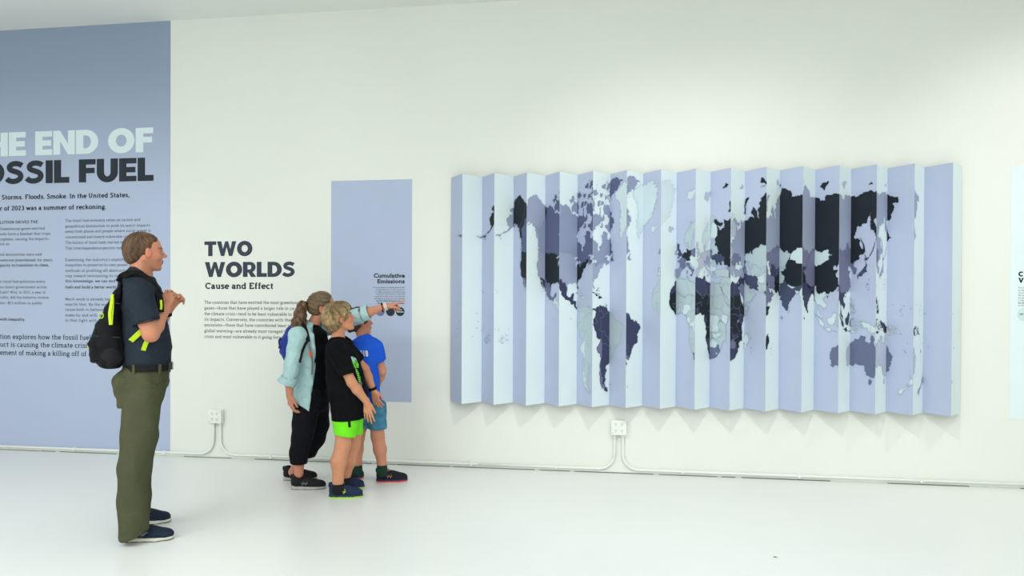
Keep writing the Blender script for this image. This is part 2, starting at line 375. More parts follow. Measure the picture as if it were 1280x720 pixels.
_g('W', 1.16, [[(.14, .98), (.36, .04), (.58, .90), (.80, .04), (1.02, .98)]], [(.03, .27, .95), (.89, 1.13, .95)])
_g('?', .52, [spline([(.10, .80), (.20, .93), (.34, .92), (.42, .78), (.34, .62), (.24, .48), (.24, .32)], 3), [(.24, .0), (.24, .14)]])
_g('.', .28, [[(.14, .0), (.14, .15)]]); _g(',', .28, [[(.15, .14), (.15, .0), (.09, -.13)]]); _g(':', .28, [[(.14, 0), (.14, .15)], [(.14, .5), (.14, .65)]])
_g("'", .22, [[(.11, .78), (.11, 1.0)]]); _g('—', .92, [[(.04, .36), (.88, .36)]]); _g('-', .44, [[(.06, .36), (.38, .36)]])
_g('0', .64, [_arc(.32, .5, .22, .44, 0, 360, 18)]); _g('1', .46, [[(.10, .80), (.25, .94), (.25, .0)]], [(.08, .42, .05)])
_g('2', .62, [spline([(.12, .76), (.18, .90), (.32, .94), (.46, .86), (.47, .68), (.34, .44), (.12, .07)], 3)+[(.52, .07)]])
_g('3', .60, [_arc(.29, .72, .19, .21, 150, -90, 8), _arc(.29, .29, .21, .23, 90, -150, 8)]); _g('$', .62, [SL['S'][1][0], _v(.33, -.10, 1.1)])
_g('&', .84, [spline([(.74, .05), (.30, .62), (.26, .84), (.40, .94), (.52, .82), (.44, .64), (.16, .40), (.10, .20), (.24, .06), (.44, .08), (.60, .26), (.66, .42)], 3)])
_g(' ', .30, [])
def slab_verts(s, bold=0.):
    t = .130+bold*3.2; th = .090+bold*1.6; V = []; F = []; x = 0; lay = 0
    def addq(vs, fs):
        b = len(V); V.extend(vs); F.extend(tuple(b+i for i in f) for f in fs)
    for c in s:
        w, st, se = SL.get(c) or SL['o']
        for P in st:
            cutp = [0]+[i for i in range(1, len(P)-1) if (P[i][0]-P[i-1][0])*(P[i+1][0]-P[i][0])+(P[i][1]-P[i-1][1])*(P[i+1][1]-P[i][1]) < .45*math.hypot(P[i][0]-P[i-1][0], P[i][1]-P[i-1][1])*math.hypot(P[i+1][0]-P[i][0], P[i+1][1]-P[i][1])]+[len(P)-1]
            for ci in range(len(cutp)-1):
                vs, fs = poly_stroke([(x+p[0], p[1]) for p in P[cutp[ci]:cutp[ci+1]+1]], t); addq([(v[0], v[1]) for v in vs], fs)
        for (a, b, y) in se:
            addq([(x+a, y-th/2), (x+b, y-th/2), (x+b, y+th/2), (x+a, y+th/2)], [(0, 1, 2, 3)])
        x += w*(1+bold*.9)+.02
    return V, F
SERIF[0] = slab_verts
# big blue mural at the left
c0 = wp(212.8, 567); xr_ = c0[0]
mural = empty('wall_mural', (xr_-1.5, WY, c0[2]), 'tall blue-grey wall mural with big headline, behind the standing man', 'mural')
# the print of the mural itself runs from dusky slate at its head to pale blue-grey
M_mural = mat('mural_gradient_print', (180, 191, 217), .7, .02, 3)
_nt = M_mural.node_tree; _sp = _nt.nodes.new('ShaderNodeSeparateXYZ'); _tc = _nt.nodes.new('ShaderNodeTexCoord'); _mr = _nt.nodes.new('ShaderNodeMapRange'); _mr.interpolation_type = 'SMOOTHSTEP'
_mr.inputs[1].default_value = 2.2; _mr.inputs[2].default_value = 3.6; _mx = _nt.nodes.new('ShaderNodeMix'); _mx.data_type = 'RGBA'
_mx.inputs[6].default_value = (*lin((180, 191, 217)), 1); _mx.inputs[7].default_value = (*lin((146, 160, 184)), 1)
_nt.links.new(_tc.outputs['Object'], _sp.inputs[0]); _nt.links.new(_sp.outputs[2], _mr.inputs[0]); _nt.links.new(_mr.outputs[0], _mx.inputs[0]); _nt.links.new(_mx.outputs[2], _nt.nodes['Principled BSDF'].inputs['Base Color'])
part_box('mural_sheet', (xr_-4.2, WY-.0015, c0[2]+.002), (xr_, WY, ZCEIL-.002), M_mural, mural)
mb = MB(); headline(mb, 'END OF', 44, 191.5, 194, 190, 29.8, 'THE END OF')
tag(mb.build('headline', M_inkw, mural), 'pale upper headline line')
mb = MB(); headline(mb, 'FUEL', 98.5, 192, 228.3, 225.8, 28.8, 'FOSSIL FUEL')
tag(mb.build('headline', M_ink, mural), 'black lower headline line')
mb = None; LINE[:] = [M_ink, mural, 'subtitle_line']
put_line(mb, 'Storms. Floods. Smoke. In the United States,', 2, 162, 249.5, 5.6, .022)
put_line(mb, 'summer of 2023 was a summer of reckoning.', None, 133, 261, 5.6, .022, plane=5, vis='of 2023 was a summer of reckoning.')
LINE[:] = [M_inkg, mural, 'text_line']
C1 = [('POLLUTION DRIVES THE', 47.5, 279, .02, 'LUTION DRIVES THE'), ('Greenhouse gases emitted', 56, 287, 0, 'Greenhouse gases emitted'), ('fuels form a blanket that traps', 63, 293.5, 0, 'uels form a blanket that traps'), ('atmosphere, causing the impacts—', 63, 300, 0, 'osphere, causing the impacts—'), ('and us.', 12.5, 306.5, 0, 'nd us.'),
      ('and devastation here and', 52, 319.5, 0, 'nd devastation here and'), ('were not preordained: for years,', 66, 326.5, .008, 'were not preordained: for years,'), ('capacity to transition to clean,', 61.5, 333, .02, 'pacity to transition to clean,'),
      ('the fossil fuel pollution every', 56.5, 353.5, 0, 'e fossil fuel pollution every'), ('no direct government action', 58.5, 360.5, 0, 'no direct government action'), ('fuels? Why, in 2022, a year of', 57, 367, 0, 'fuels? Why, in 2022, a year of'), ('profits, did the industry receive', 61, 373.5, 0, 'rofits, did the industry receive'), ('subsidies—$13 million in public', 53, 380.5, 0, 'ies—$13 million in public'),
      ('with inequality.', 31.5, 401, .02, 'with inequality.')]
for s, xr, yb, bo, vi in C1: put_line(mb, s, None, xr, yb, 3.5, bo, plane=0, vis=vi)
C2 = [('The fossil fuel economy relies on racism and', 175.5, 277.5, 0), ('geopolitical domination to push its worst impacts', 187.5, 284.5, 0), ('away from places and people where social power is', 188.5, 291, 0), ('concentrated and toward vulnerable communities.', 181, 298, 0), ('The history of fossil fuels started with greed.', 173, 305, 0), ('That interdependence persists today.', 158, 312, 0),
      ("Examining the industry's exploitation of", 172, 326.5, 0), ('inequities to preserve its own power and the', 178, 333, 0), ('methods of profiting off destruction is a', 171, 340, 0), ('step toward terminating its reign. With', 168, 346.5, 0), ('this knowledge, we can end the era of fossil', 182, 353, .012), ('fuels and build a better world.', 146, 360.5, .02),
      ('Much work is already being done to do', 169, 375.5, 0), ('exactly that. By the end, you will have', 168, 382, 0), ('cause both to believe in a future we', 163, 388.5, 0), ('make for and with each other and join', 166, 395.5, 0), ('in that fight with courage.', 143, 402, 0)]
for s, xr, yb, bo in C2: put_line(mb, s, 81.5, xr, yb, 3.5, bo)
LINE[:] = [M_slate, mural, 'closing_line']
for s, xr, yb, vi in (('exhibition explores how the fossil fuel', 113.5, 425, 'tion explores how the fossil fuel'), ('construct is causing the climate crisis', 112.5, 435, 'uct is causing the climate crisis'), ('statement of making a killing off of it.', 117, 445.5, 'ement of making a killing off of it.')):
    put_line(mb, s, None, xr, yb, 6.3, .006, plane=0, vis=vi)

# lettering straight on the white wall
p0 = wp(255, 430)
let = empty('wall_lettering', (p0[0], WY, p0[2]), 'dark TWO WORLDS title and paragraph lettered on the white wall left of the woman', 'wall text')
mb = MB(); headline(mb, 'TWO', 255.5, 315.5, 320, 320, 18.3, y=WY-.0012); mb.build('title_word', M_slate, let)
mb = MB(); headline(mb, 'WORLDS', 256, 369, 346, 346.3, 18.6, y=WY-.0012); mb.build('title_word', M_slate, let)
mb = None; LINE[:] = [M_ink, let, 'subtitle_line']; put_line(mb, 'Cause and Effect', 256.5, 341.5, 361, 7.4, .022, y=WY-.0012)
LINE[:] = [M_inkg, let, 'text_line']
for s, xr, yb in (('The countries that have emitted the most greenhouse', 377, 379.7), ('gases—those that have played a larger role in causing', 380, 386.8), ('the climate crisis—tend to be least vulnerable to', 364.5, 394), ('its impacts. Conversely, the countries with the lowest', 380, 401), ('emissions—those that have contributed least to', 364, 408), ('global warming—are already most ravaged by the', 370, 415.2), ('crisis and most vulnerable to it going forward.', 361, 422.4)):
    put_line(mb, s, 255.5, xr, yb, 3.9, 0, y=WY-.0012)

# narrow blue panel
def panel(name, x0, x1, zt, zb, m, label):
    r = empty(name, ((x0+x1)/2, WY, zb), label, 'wall panel')
    part_box('sheet', (x0, WY-.0025, zb), (x1, WY, zt), m, r); return r
a = wp(414.2, 226.3); b = wp(514.3, 502.8)
pan = panel('blue_wall_panel', a[0], b[0], a[2], b[2], M_blue, 'narrow blue-grey panel titled Cumulative Emissions behind the pointing hand')
SERIF[0] = text_verts
mb = None; yy = WY-.0035; LINE[:] = [M_ink, pan, 'title_line']
put_line(mb, 'Cumulative', 467, 506, 347, 5.1, .034, y=yy); put_line(mb, 'Emissions', 471.8, 506, 354, 4.9, .034, y=yy); LINE[:] = [M_slate, pan, 'text_line']
for s, xl, yb, bo in (('This map speaks to existing global burden', 466, 360, 0), ('through data from country income to', 470, 362.8, 0), ('air release emissions and manufacturing', 469, 365.6, 0), ('Emissions. While there are nearly 200', 471, 368.4, 0), ('countries on this planet, only ten hold', 468.5, 371.2, 0), ('the highest emissions responsibility', 467.5, 374, 0), ('the US, China & Russia, are here', 470, 376.8, .03), ('for the three darkest circles.', 472, 379.8, .03)):
    put_line(mb, s, xl, 506, yb, 1.6, bo, y=yy)
for cx, m in ((475.5, mat('disc_mauve', (112, 112, 145), .6)), (488, M_ink), (500.2, M_ink)):
    c = wp(cx, 389.5, yy); k = MB(); k.tube([(c[0], yy, c[2]), (c[0], yy-.0008, c[2])], .0385, 28); k.build('legend_disc', m, pan)
mb = MB()
put_line(mb, 'More', 498, 502.5, 387.8, 1.5, .04, y=yy-.0015); put_line(mb, 'Emissions', 496, 504.5, 390.4, 1.5, .04, y=yy-.0015); mb.build('disc_text', M_inkw, pan)

# pale panel at the right edge
a = wp(1264.2, 208.3); b = wp(1262.5, 524)
pr = panel('pale_wall_panel', a[0], a[0]+.73, a[2], b[2], M_pale, 'pale blue panel cut by the right edge of the picture, right of the folded map')
mb = MB(); ih = wp(1273, 345, yy)
for t, yb in (('C', 345.6), ('V', 353.4)):
    s = .0375; z = wp(1273, yb, yy)[2]; x = ih[0]
    word = {'C': 'Climate', 'V': 'Vulnerability'}[t]
    w, g = glyph(t)
    for vs, fs in g: mb.add([(x+v[0]*s, yy, z+v[1]*s) for v in vs], fs)
    vs, fs = text_verts(word[1:], .045); mb.add([(x+.041+v[0]*s/CAP, yy, z+v[1]*s/CAP) for v in vs], fs)
mb.build('title', M_ink, pr)
mb = MB()
for k in range(8):
    vs, fs = text_verts(('The map shows who is most', 'at risk as storms, heat and', 'sea levels rise. Those with', 'the fewest emissions carry', 'the greatest burdens of', 'a changing climate and', 'are the most vulnerable', 'on this planet.')[k], .03 if k == 6 else 0)
    z = wp(1273, 360.5+k*3.15, yy)[2]; mb.add([(ih[0]+v[0]*.0165, yy, z+v[1]*.0165) for v in vs], fs)
mb.build('small_text', M_inkg, pr)
c = wp(1281, 393, yy); k = MB(); k.tube([(c[0], yy, c[2]), (c[0], yy-.0008, c[2])], .052, 32); k.build('legend_disc', mat('disc_pale', (206, 226, 228), .6), pr)
mb = MB(); vs, fs = text_verts('NO DATA', .04); mb.add([(c[0]-.036+v[0]*.0165, yy-.0015, c[2]-.004+v[1]*.0165) for v in vs], fs); mb.build('disc_text', M_inkg, pr)

# ------------------------------------------------------------------ folded world map
PALB = {'o': (166, 181, 209), 'k': (26, 34, 44), 'd': (66, 74, 102), 'm': (102, 110, 142), 'g': (132, 143, 172), 'l': (178, 197, 205), 'p': (202, 220, 226), 'i': (90, 98, 132)}
PALP = {'o': (222, 238, 241), 'k': (26, 34, 46), 'd': (60, 64, 96), 'm': (116, 120, 152), 'g': (158, 168, 196), 'l': (190, 198, 218), 'p': (212, 228, 234), 'i': (146, 156, 186)}
MAPC = """
canada|i|i|-141,69.6 -135,69.2 -129,70 -125,70 -120,69.6 -115,68.6 -110,67.9 -108,68.5 -102,67.8 -96,68.2 -94,71.5 -91,69.4 -88,68 -86,67.6 -84.5,69.4 -82,68.5 -81.5,67 -86,66.4 -87,65 -91,63.7 -94,61 -94.6,59 -92.5,57 -88,56.3 -82.5,55.2 -82,53 -80,51.3 -78.8,52 -79.2,54.5 -76.6,57 -78.5,59 -77.5,62.3 -74,62.3 -70,61 -69.5,59 -66,58.7 -64.5,60.2 -62,57.5 -60,55.2 -56,52.5 -58.5,51.3 -60,50.2 -66,50.2 -69,48.5 -71,47 -67,48.8 -64.5,49 -65,47.2 -60.5,46.8 -61.5,45.2 -65.7,43.6 -64.8,45.3 -67,45.1 -67.8,47.1 -69.5,47.4 -71.3,45.2 -75,45 -79,43.3 -82.5,42 -82.4,45.3 -84.7,46.5 -89,48 -95,49 -104,49 -114,49 -123,49 -125,50.3 -128,51.5 -130.2,54.5 -130.2,55.2 -130.5,56.5 -133.5,58.6 -135.5,59.7 -137.5,59 -139,60.2 -141,60.3
alaska|k|g|-141,69.6 -148,70.5 -156.8,71.4 -162,70.2 -166,68.4 -163.5,67 -162,66.3 -164.5,66.5 -168,65.6 -166,64.5 -161.5,64.5 -161,63.6 -164.5,63 -166,61.6 -164.8,60.4 -162,59.8 -161.8,58.7 -158.5,58.8 -157.3,58.6 -158.3,57.3 -161,55.9 -164.8,54.6 -163,54.9 -159.5,55.8 -156.5,57 -154,58.6 -153.3,59.4 -151.8,60.8 -150,61.2 -151.8,59.3 -148.5,60 -146,60.9 -144,60 -141,59.9 -139,59.5 -136.6,58.2 -135,56.8 -133,55 -130.2,55.2 -130.5,56.5 -133.5,58.6 -135.5,59.7 -137.5,59 -139,60.2 -141,60.3
aleut|k|g|-164.8,54.4 -168,53.1 -171,52.5 -171,52.9 -168,53.7 -164.6,54.8
usa|k|g|-123,49 -114,49 -104,49 -95,49 -89,48 -84.7,46.5 -82.4,45.3 -82.5,42 -79,43.3 -75,45 -71.3,45.2 -69.5,47.4 -67.8,47.1 -67,45.1 -70,43.7 -70.5,41.8 -74,40.6 -75.5,38 -76,35.2 -78.5,33.8 -81.2,31.5 -80.2,27 -80.5,25.2 -81.8,26 -83,29 -84.5,30 -89,30.3 -90,29.2 -94,29.6 -97.3,27.5 -97.2,26 -99.5,27.5 -101.5,29.8 -103.2,29 -106.5,31.8 -111,31.3 -114.8,32.5 -117.1,32.5 -120.6,34.5 -124.3,40.4 -124,46.2 -124.7,48.4
mexico|m|d|-97.2,26 -97.8,22.5 -96,19 -94.5,18.2 -91.8,18.6 -90.4,21 -87,21.5 -87.8,18.5 -89.2,17.8 -91,17.2 -91.5,16 -92.2,14.6 -94.5,16.2 -96.5,15.7 -102,18 -105.5,20.3 -105.5,22.7 -109.3,25.7 -112.8,30 -114.7,31.6 -114.2,30 -111,25.7 -109.5,23.1 -112.2,25.9 -115,28 -117.1,32.5 -114.8,32.5 -111,31.3 -106.5,31.8 -103.2,29 -101.5,29.8 -99.5,27.5
central|p|d|-87.8,18.5 -88.5,15.8 -83.3,15 -83.7,11 -81.5,9 -79.5,9.6 -77.3,8.6 -78,7.3 -80.2,8.2 -80.5,7.4 -83.5,8.5 -85.8,10.2 -87.5,13 -92.2,14.6 -91.5,16 -91,17.2 -89.2,17.8
cuba|p|k|-85,21.9 -82,23.1 -77,21.5 -74.2,20.2 -77.5,19.9 -78,21 -82,22.4
hispan|p|d|-74.4,18.4 -73,19.9 -70,19.8 -68.4,18.6 -71,18
samerica|l|d|-77.3,8.6 -75,10.7 -71.5,12.4 -70,11.6 -64,10.5 -61.8,10.6 -60,8.5 -57,6 -52,4.8 -50,1.5 -49,-0.5 -44.5,-2.5 -40,-2.9 -36,-5.1 -34.8,-7.1 -37,-11 -39,-13.5 -39.3,-18 -41,-22 -45,-23.5 -48.5,-26 -49,-29 -52.5,-33 -54.5,-34.8 -58.3,-34.2 -57,-36.5 -62,-38.9 -65,-41 -63.7,-42.6 -67.3,-45.8 -66,-47.8 -69,-50.5 -68.4,-52.4 -65.2,-54.7 -67,-55.9 -71,-54.6 -74.8,-51.5 -75.5,-48 -73.8,-42 -73.5,-37.5 -71.5,-30 -70.3,-18.4 -76.2,-14 -79,-8 -81.3,-5 -80.3,-2.8 -80.9,-1 -78.8,1.5 -77.3,4 -78,7.3
chile|p|m|-70.3,-18.4 -71.5,-30 -73.5,-37.5 -73.8,-42 -75.5,-48 -74.8,-51.5 -71,-54.6 -69,-52 -72.5,-50 -71.5,-44 -71,-38 -69.8,-33 -68.5,-27 -68,-22.5 -69.5,-17.5
uruguay|l|m|-57.6,-30.2 -53.3,-33 -54.5,-34.8 -58.3,-34.2
greenland|p|p|-73,78.2 -69,79.6 -66,80.5 -62,81.2 -60,82 -53,81.6 -50,82.5 -45,82.1 -43,83 -38,83.1 -33,83.6 -28,83 -30,82.2 -22,82.5 -24,81.3 -16,81.6 -18,80 -20,79 -18,77.5 -20,76.5 -22,75.2 -19.5,74.6 -23,73.4 -22,72.5 -26,72 -22.5,70.6 -25,70.5 -29,69.2 -32,68.2 -37,66 -39.5,65.6 -41,63.5 -43,60.1 -45.5,60.2 -49.5,62.5 -52,65.5 -53.5,68.5 -50.5,69.5 -54.5,70.5 -52,71.5 -55,72.5 -57,74 -59,75.6 -65,76 -68,76.2 -71,77
ellesmere|i|i|-89,76.5 -86,79.5 -91,81.3 -80,83 -66,82.7 -62,82.3 -70,80.3 -76,78.8 -80,76.3
baffin|i|i|-89.5,73 -82,73.7 -77,72.7 -71,71.2 -67,69 -62,67 -64,65.2 -67.5,63 -65,62 -70,62.6 -77.5,64.5 -73,65.8 -73,68 -78,69.8 -85,69.9 -88,71
victoria|i|i|-117,69.9 -116,71.5 -118,72.5 -110,73 -104,71 -101.5,69 -107,69 -113,68.6
banks|i|i|-125,72 -123,74.2 -117,73.3 -121,71.4
pow|i|i|-102,73 -98,73.8 -97,71.5 -100,71.5
somerset|i|i|-95.5,73.9 -90.5,73.8 -92,72.5 -95,72.2
devon|i|i|-92,76.5 -85,75.8 -80,75.5 -81,74.6 -91,74.8
melville|i|i|-117,75.3 -113,76.3 -106,75.8 -107,74.9
bathurst|i|i|-103,76.2 -98,76.4 -98,75 -102.5,75.3
axel|i|i|-95,80.5 -90,81 -88,79.5 -90,78.3 -94,78.5
ringnes|i|i|-105,78.8 -99,79.8 -97,78.3 -103,78
southampton|i|i|-87,64 -84,65.8 -81,64.2 -84,63.2
newfoundland|i|i|-59.3,47.7 -57,51.4 -55.5,50 -53,47.5 -55.5,46.9
vancouver|i|i|-128,50.8 -125,50 -123.4,48.4 -125.5,48.8
superior|o|o|-92,46.7 -88,48.6 -84.8,46.8 -88,47.1
michigan|o|o|-87.8,41.8 -87,45.5 -85,45.7 -86.2,43
huron|o|o|-84,46 -81,45.8 -80,44.6 -82.2,43.2 -83.5,45
iceland|p|l|-24,65.5 -22.5,66.4 -16,66.5 -13.6,65.2 -18.5,63.4 -22.6,63.9
uk|d|l|-5.6,50.1 -3,51.3 -5,51.9 -3,53.5 -5,55 -6,57.5 -4,58.6 -1.8,57.5 -2.5,56 0.2,53 1.7,52.6 1.3,51.2 -2,50.6
ireland|g|l|-10,51.6 -9.8,54 -7.5,55.3 -5.6,54.5 -6.3,52.2
svalbard|p|l|11,79 16,80 27,80.2 22,78.3 17,76.7
scandi|l|p|5,59 5,62 12,65.5 16,68.6 25,71.1 31,70.3 28.5,69 23.7,67.8 24.1,65.8 21.5,64.2 17.3,61.5 18.8,60 16.5,57 14.3,55.5 12.8,55.5 11,59 8,58
finland|p|l|24.1,65.8 23.7,67.8 28.5,69 29.8,67.5 31.5,62.8 28,60.5 22.9,59.9 21.3,62.5
denmark|l|l|8.2,55 8.2,57 10.5,57.6 10.8,56.2 9.8,54.8
iberia|g|l|-9.4,38.7 -9,43.2 -1.8,43.4 3.2,42.4 0.5,40.8 -0.3,38.8 -2,36.8 -5.6,36 -8.9,37
portugal|p|l|-9.4,38.7 -8.8,41.8 -6.5,41.8 -7.3,37.3 -8.9,37
france|m|l|-1.8,43.4 -1.2,46 -4.7,48.4 -1.6,48.7 1.6,50.9 4.2,49.9 8.1,49 7.6,47.6 6.1,46.2 7.5,43.8 3.2,42.4
germany|k|l|4.2,49.9 1.6,50.9 4.8,53 8.6,53.9 8.2,55 9.8,54.8 14.2,53.9 15,51 12.2,50.3 13.8,48.7 13,47.6 7.6,47.6 8.1,49
poland|m|l|14.2,53.9 18.5,54.7 23.5,54 24,50.6 22.5,49.2 18.8,49.6 15,51
balkan|p|g|12.2,50.3 15,51 18.8,49.6 22.5,49.2 26.5,48.2 28.2,45.5 29.6,45 28.5,43.6 28,41.8 26,40.8 23,40.3 24,37.8 22.5,36.5 19.5,40 19.2,42 15,44.5 13.6,45.6 9,46.2 7.6,47.6 13,47.6 13.8,48.7
romania|l|m|22.5,47.8 26.5,48.2 28.2,45.5 28.5,43.8 22.7,44.2 20.5,46.2
greece|l|g|20,40 23,41.3 26,40.8 23,40.3 24,37.8 22.5,36.5
italy|m|l|7.5,43.8 6.8,45.8 10.4,46.8 13.6,46.4 12.4,45.2 12.4,44.2 13.6,43.5 15,42 18.4,40.2 16.8,40.4 15.7,38 15.5,40.1 12.3,41.7 10.3,43.6 8.8,44.4
sicily|m|l|12.5,37.8 15.6,38.2 15.1,36.7
sardinia|m|l|8.3,39 8.3,41 9.7,41 9.6,39.2
baltic|l|g|21,55.3 21.5,57.5 24.3,58.3 23.5,59.2 28,59.5 27.5,57.5 31,55 32,53 30.5,51.5 24,51.6 24,50.6 23.5,54
ukraine|d|m|24,51.6 30.5,51.5 34,52.2 40,49.6 38.2,47.2 35,46.2 36.5,45.2 33.5,44.5 32.5,46.2 30.5,46.4 29.6,45 28.2,45.5 26.5,48.2 22.5,49.2 24,50.6
russia|k|g|28,60.5 31.5,62.8 29.8,67.5 28.5,69 33,69.3 41,67.5 40,66.2 34,66.6 37,64 40,64.7 44,66.2 43.5,68.5 48,67.8 54,68.5 60,68.8 65,69.2 68,68.3 67,71.5 70,73 73,71.5 72.5,68.5 74,67.5 75,71 80,72 81,73.6 87,75 98,76.2 104,77.7 113,75.8 110,73.8 120,73 128,72.5 130,71 139,72 150,71.2 160,69.7 170,69.8 178,69.2 185,67.2 190,66.1 187,64.5 181,65 178,62.6 170.5,60 164,59.8 162.5,57.5 162,55 156.7,51 155.7,56 159,59.5 164,62.5 160,61.5 155,59.3 150,59.6 142.5,59.2 135.5,55 140,54 141.5,52.5 140.3,48.5 135.5,44.2 131,42.6 131,45 134.7,48.3 131,47.8 127.5,50.2 124,53.3 120,53 117,49.6 110,49.2 98,51.8 91,50.4 87.5,49.2 80,51 76,54.2 69,55.3 61.5,54 59,51 51,51.6 47,50 48.5,46.5 47,44.8 48.2,41.8 44,42.7 38,44.8 37.5,46.7 38.2,47.2 40,49.6 34,52.2 30.5,51.5 32,53 31,55 27.5,57.5 28,59.5
novaya|k|g|52,71 56,73.5 60,75.5 68.5,76.8 62,75 57.5,71
severn|k|l|93,80 97,81 104,79 100,78.2
franz|k|l|50,80.5 58,81.5 62,80.8 55,80.2
newsib|k|l|138,75.5 143,76 150,75.2 140,73.6
wrangel|k|l|179,71.2 183,71.6 183,70.8
sakhalin|k|g|142,46 142.2,52 142.8,54.2 144,50 143,47
kazakh|l|m|48.5,46.5 47,50 51,51.6 59,51 61.5,54 69,55.3 76,54.2 80,51 87.5,49.2 85,47 82.5,45.3 80.2,42.2 71,42.5 67,41.2 62,43.5 56,45 55.9,41.5 52.7,42.5 50.5,44.5 53,46.8
casia|l|d|55.9,41.5 56,45 62,43.5 67,41.2 71,42.5 80.2,42.2 74,39.5 75,37.3 71,37.8 68,37 64,36 61.2,35.6 54,37.3 53,39.5 53.5,41 52.7,42.5
turkey|l|g|26,40.8 28,41.8 32,41.8 36,41.7 41.5,41.5 44.5,39.8 44.3,37.3 36.2,36.2 31,36.6 27.5,36.8 26.2,39.3
caucas|g|m|41.5,41.5 40,43.4 44,42.7 48.2,41.8 49.5,40.3 48.5,38.5 44.5,39.8
iran|d|m|44.5,39.8 48.5,38.5 50,37.4 54,37.3 61.2,35.6 60.8,31.5 61.7,25.1 57,26.8 51.5,27.8 48.6,30.1 45.5,34 44.3,37.3
iraq|l|d|36.2,36.2 44.3,37.3 45.5,34 48.6,30.1 46.5,29.1 42,31.1 39,32 36,29.5 34.9,29.5 34.3,31.3
saudi|l|m|34.9,29.5 36,29.5 39,32 42,31.1 46.5,29.1 48.6,30.1 50.2,26.5 51.5,24.5 56.2,26 59.8,22.5 55,17.5 52,15.6 45,12.8 43.3,12.7 42.7,16.5 39,21.5
afghan|p|k|61.2,35.6 64,36 68,37 71,37.8 75,37.3 70,34 66.3,30 60.8,31.5
pakistan|l|k|61.7,25.1 60.8,31.5 66.3,30 70,34 75,37.3 77.8,35.5 74.5,31 70.5,28 71,24.4 68,23.8 66.6,25.3
india|d|d|68,23.8 71,24.4 70.5,28 74.5,31 77.8,35.5 79,31 81,30.1 88,27.3 92,27.8 97.2,28.2 94.5,25 92.5,22 91.8,24.2 88.8,25 89,21.9 86.5,20.3 82.3,16.5 80.2,13.5 79.8,10.3 77.5,8.1 76,11 73,17 72.7,20.8 70.5,20.8 69,22.3
bangla|p|k|89,21.9 88.8,25 91.8,24.2 92.5,22 91,22.5
nepal|p|k|80.2,28.8 81,30.1 88,27.9 88,26.5
srilanka|l|k|79.8,7 80,9.6 81.8,7.5 80.6,6
china|k|m|74,39.5 80.2,42.2 82.5,45.3 85,47 87.5,49.2 91,45.2 96,42.7 105,41.7 111.5,43.6 116,46.2 119.8,47 116,48 117,49.6 120,53 124,53.3 127.5,50.2 131,47.8 134.7,48.3 131,45 131,42.6 126,41.6 121.5,39 121.8,40.8 118,39 119,37.3 122.5,37.2 119.3,35 121.8,31.5 121.8,29 119.5,25.5 116.5,23 110.5,21.2 108,21.6 105.5,23.2 101.5,21.3 98,24.2 97.2,28.2 92,27.8 88,27.3 81,30.1 79,31 77.8,35.5 75,37.3
mongolia|p|m|87.5,49.2 91,50.4 98,51.8 110,49.2 117,49.6 116,48 119.8,47 116,46.2 111.5,43.6 105,41.7 96,42.7 91,45.2
korea|m|g|126,41.6 124.5,40 125,38 126.5,34.5 129.3,35.3 127.5,39.5 130.5,42.4 131,42.6
honshu|d|g|131,34.3 136,36 139.5,38.5 140.5,41.3 142,39.5 140.5,35.3 137,34.6 135.5,33.6
kyushu|d|g|130,33.5 131.8,33.3 131,31.2 130.2,31.3
hokkaido|d|g|140,42 141.8,45.4 145.3,43.4 143,42
kuril|k|g|145.8,43.6 148,45.2 150.5,46.6 154,49 156.2,50.6 153.5,48.4 150,45.8 147.5,44.4
taiwan|m|g|120.2,23 121.5,25.2 121,22
hainan|k|m|108.8,19.2 110.8,20 110,18.3
seasia|p|d|97.2,28.2 98,24.2 101.5,21.3 105.5,23.2 108,21.6 105.8,19 109.2,13 108,10.8 105,8.7 104.8,10.3 102.5,12 100.9,13.4 99.2,10 100.3,7.5 103.5,4 104,1.4 101,2.9 98.5,8 98.7,13 97,16.8 94.3,16 94.3,18.5 92.5,22 94.5,25
sumatra|p|d|95.3,5.5 98,4 103,0 106,-3 105.5,-5.8 102,-4 98.7,1.5
borneo|p|d|109,1.5 111.5,2.5 115,5 117,7 119,5 117.7,1 116,-3.8 114,-3.5 110.2,-2.8 109,0
java|p|k|105.2,-6.7 108.5,-6.7 114.5,-7.7 114,-8.7 107,-7.7
timor|p|k|116,-8.3 120,-8.4 124.5,-8.3 127,-8.5 124,-10.2 119,-9.2
sulawesi|l|k|119.5,-5.5 119.3,-1 120.5,1.2 125,1.5 121,.5 121.5,-2 122.5,-5 120.4,-3
papua|p|d|131,-1 134,-0.8 137.8,-1.6 141,-2.6 141,-9.1 138,-8.3 137.8,-5.2 133,-4 132,-2.8
png|p|k|141,-2.6 145.5,-4.8 147.8,-6.5 150.5,-10.5 147,-9.6 143,-9.1 141,-9.1
britain|p|k|148.5,-5.6 152,-4.2 151.5,-5.8 149,-6.3
solomon|p|k|155,-5.5 158,-7.5 161.5,-9.8 160,-9.8 156.5,-7.5
newcal|l|k|164,-20 167,-22.2 166.3,-22.4
luzon|l|k|120.2,16.2 120.8,18.5 122.2,18.2 121.8,15.5 124,12.8 120.8,13.8
mindanao|l|k|122,7.5 123.5,8.6 125.6,9.7 126.4,7 125.4,5.7 124,6.5
visayas|l|k|122,11.8 123.2,11.5 122.5,9.5 125,11 125.2,12.4 124,11
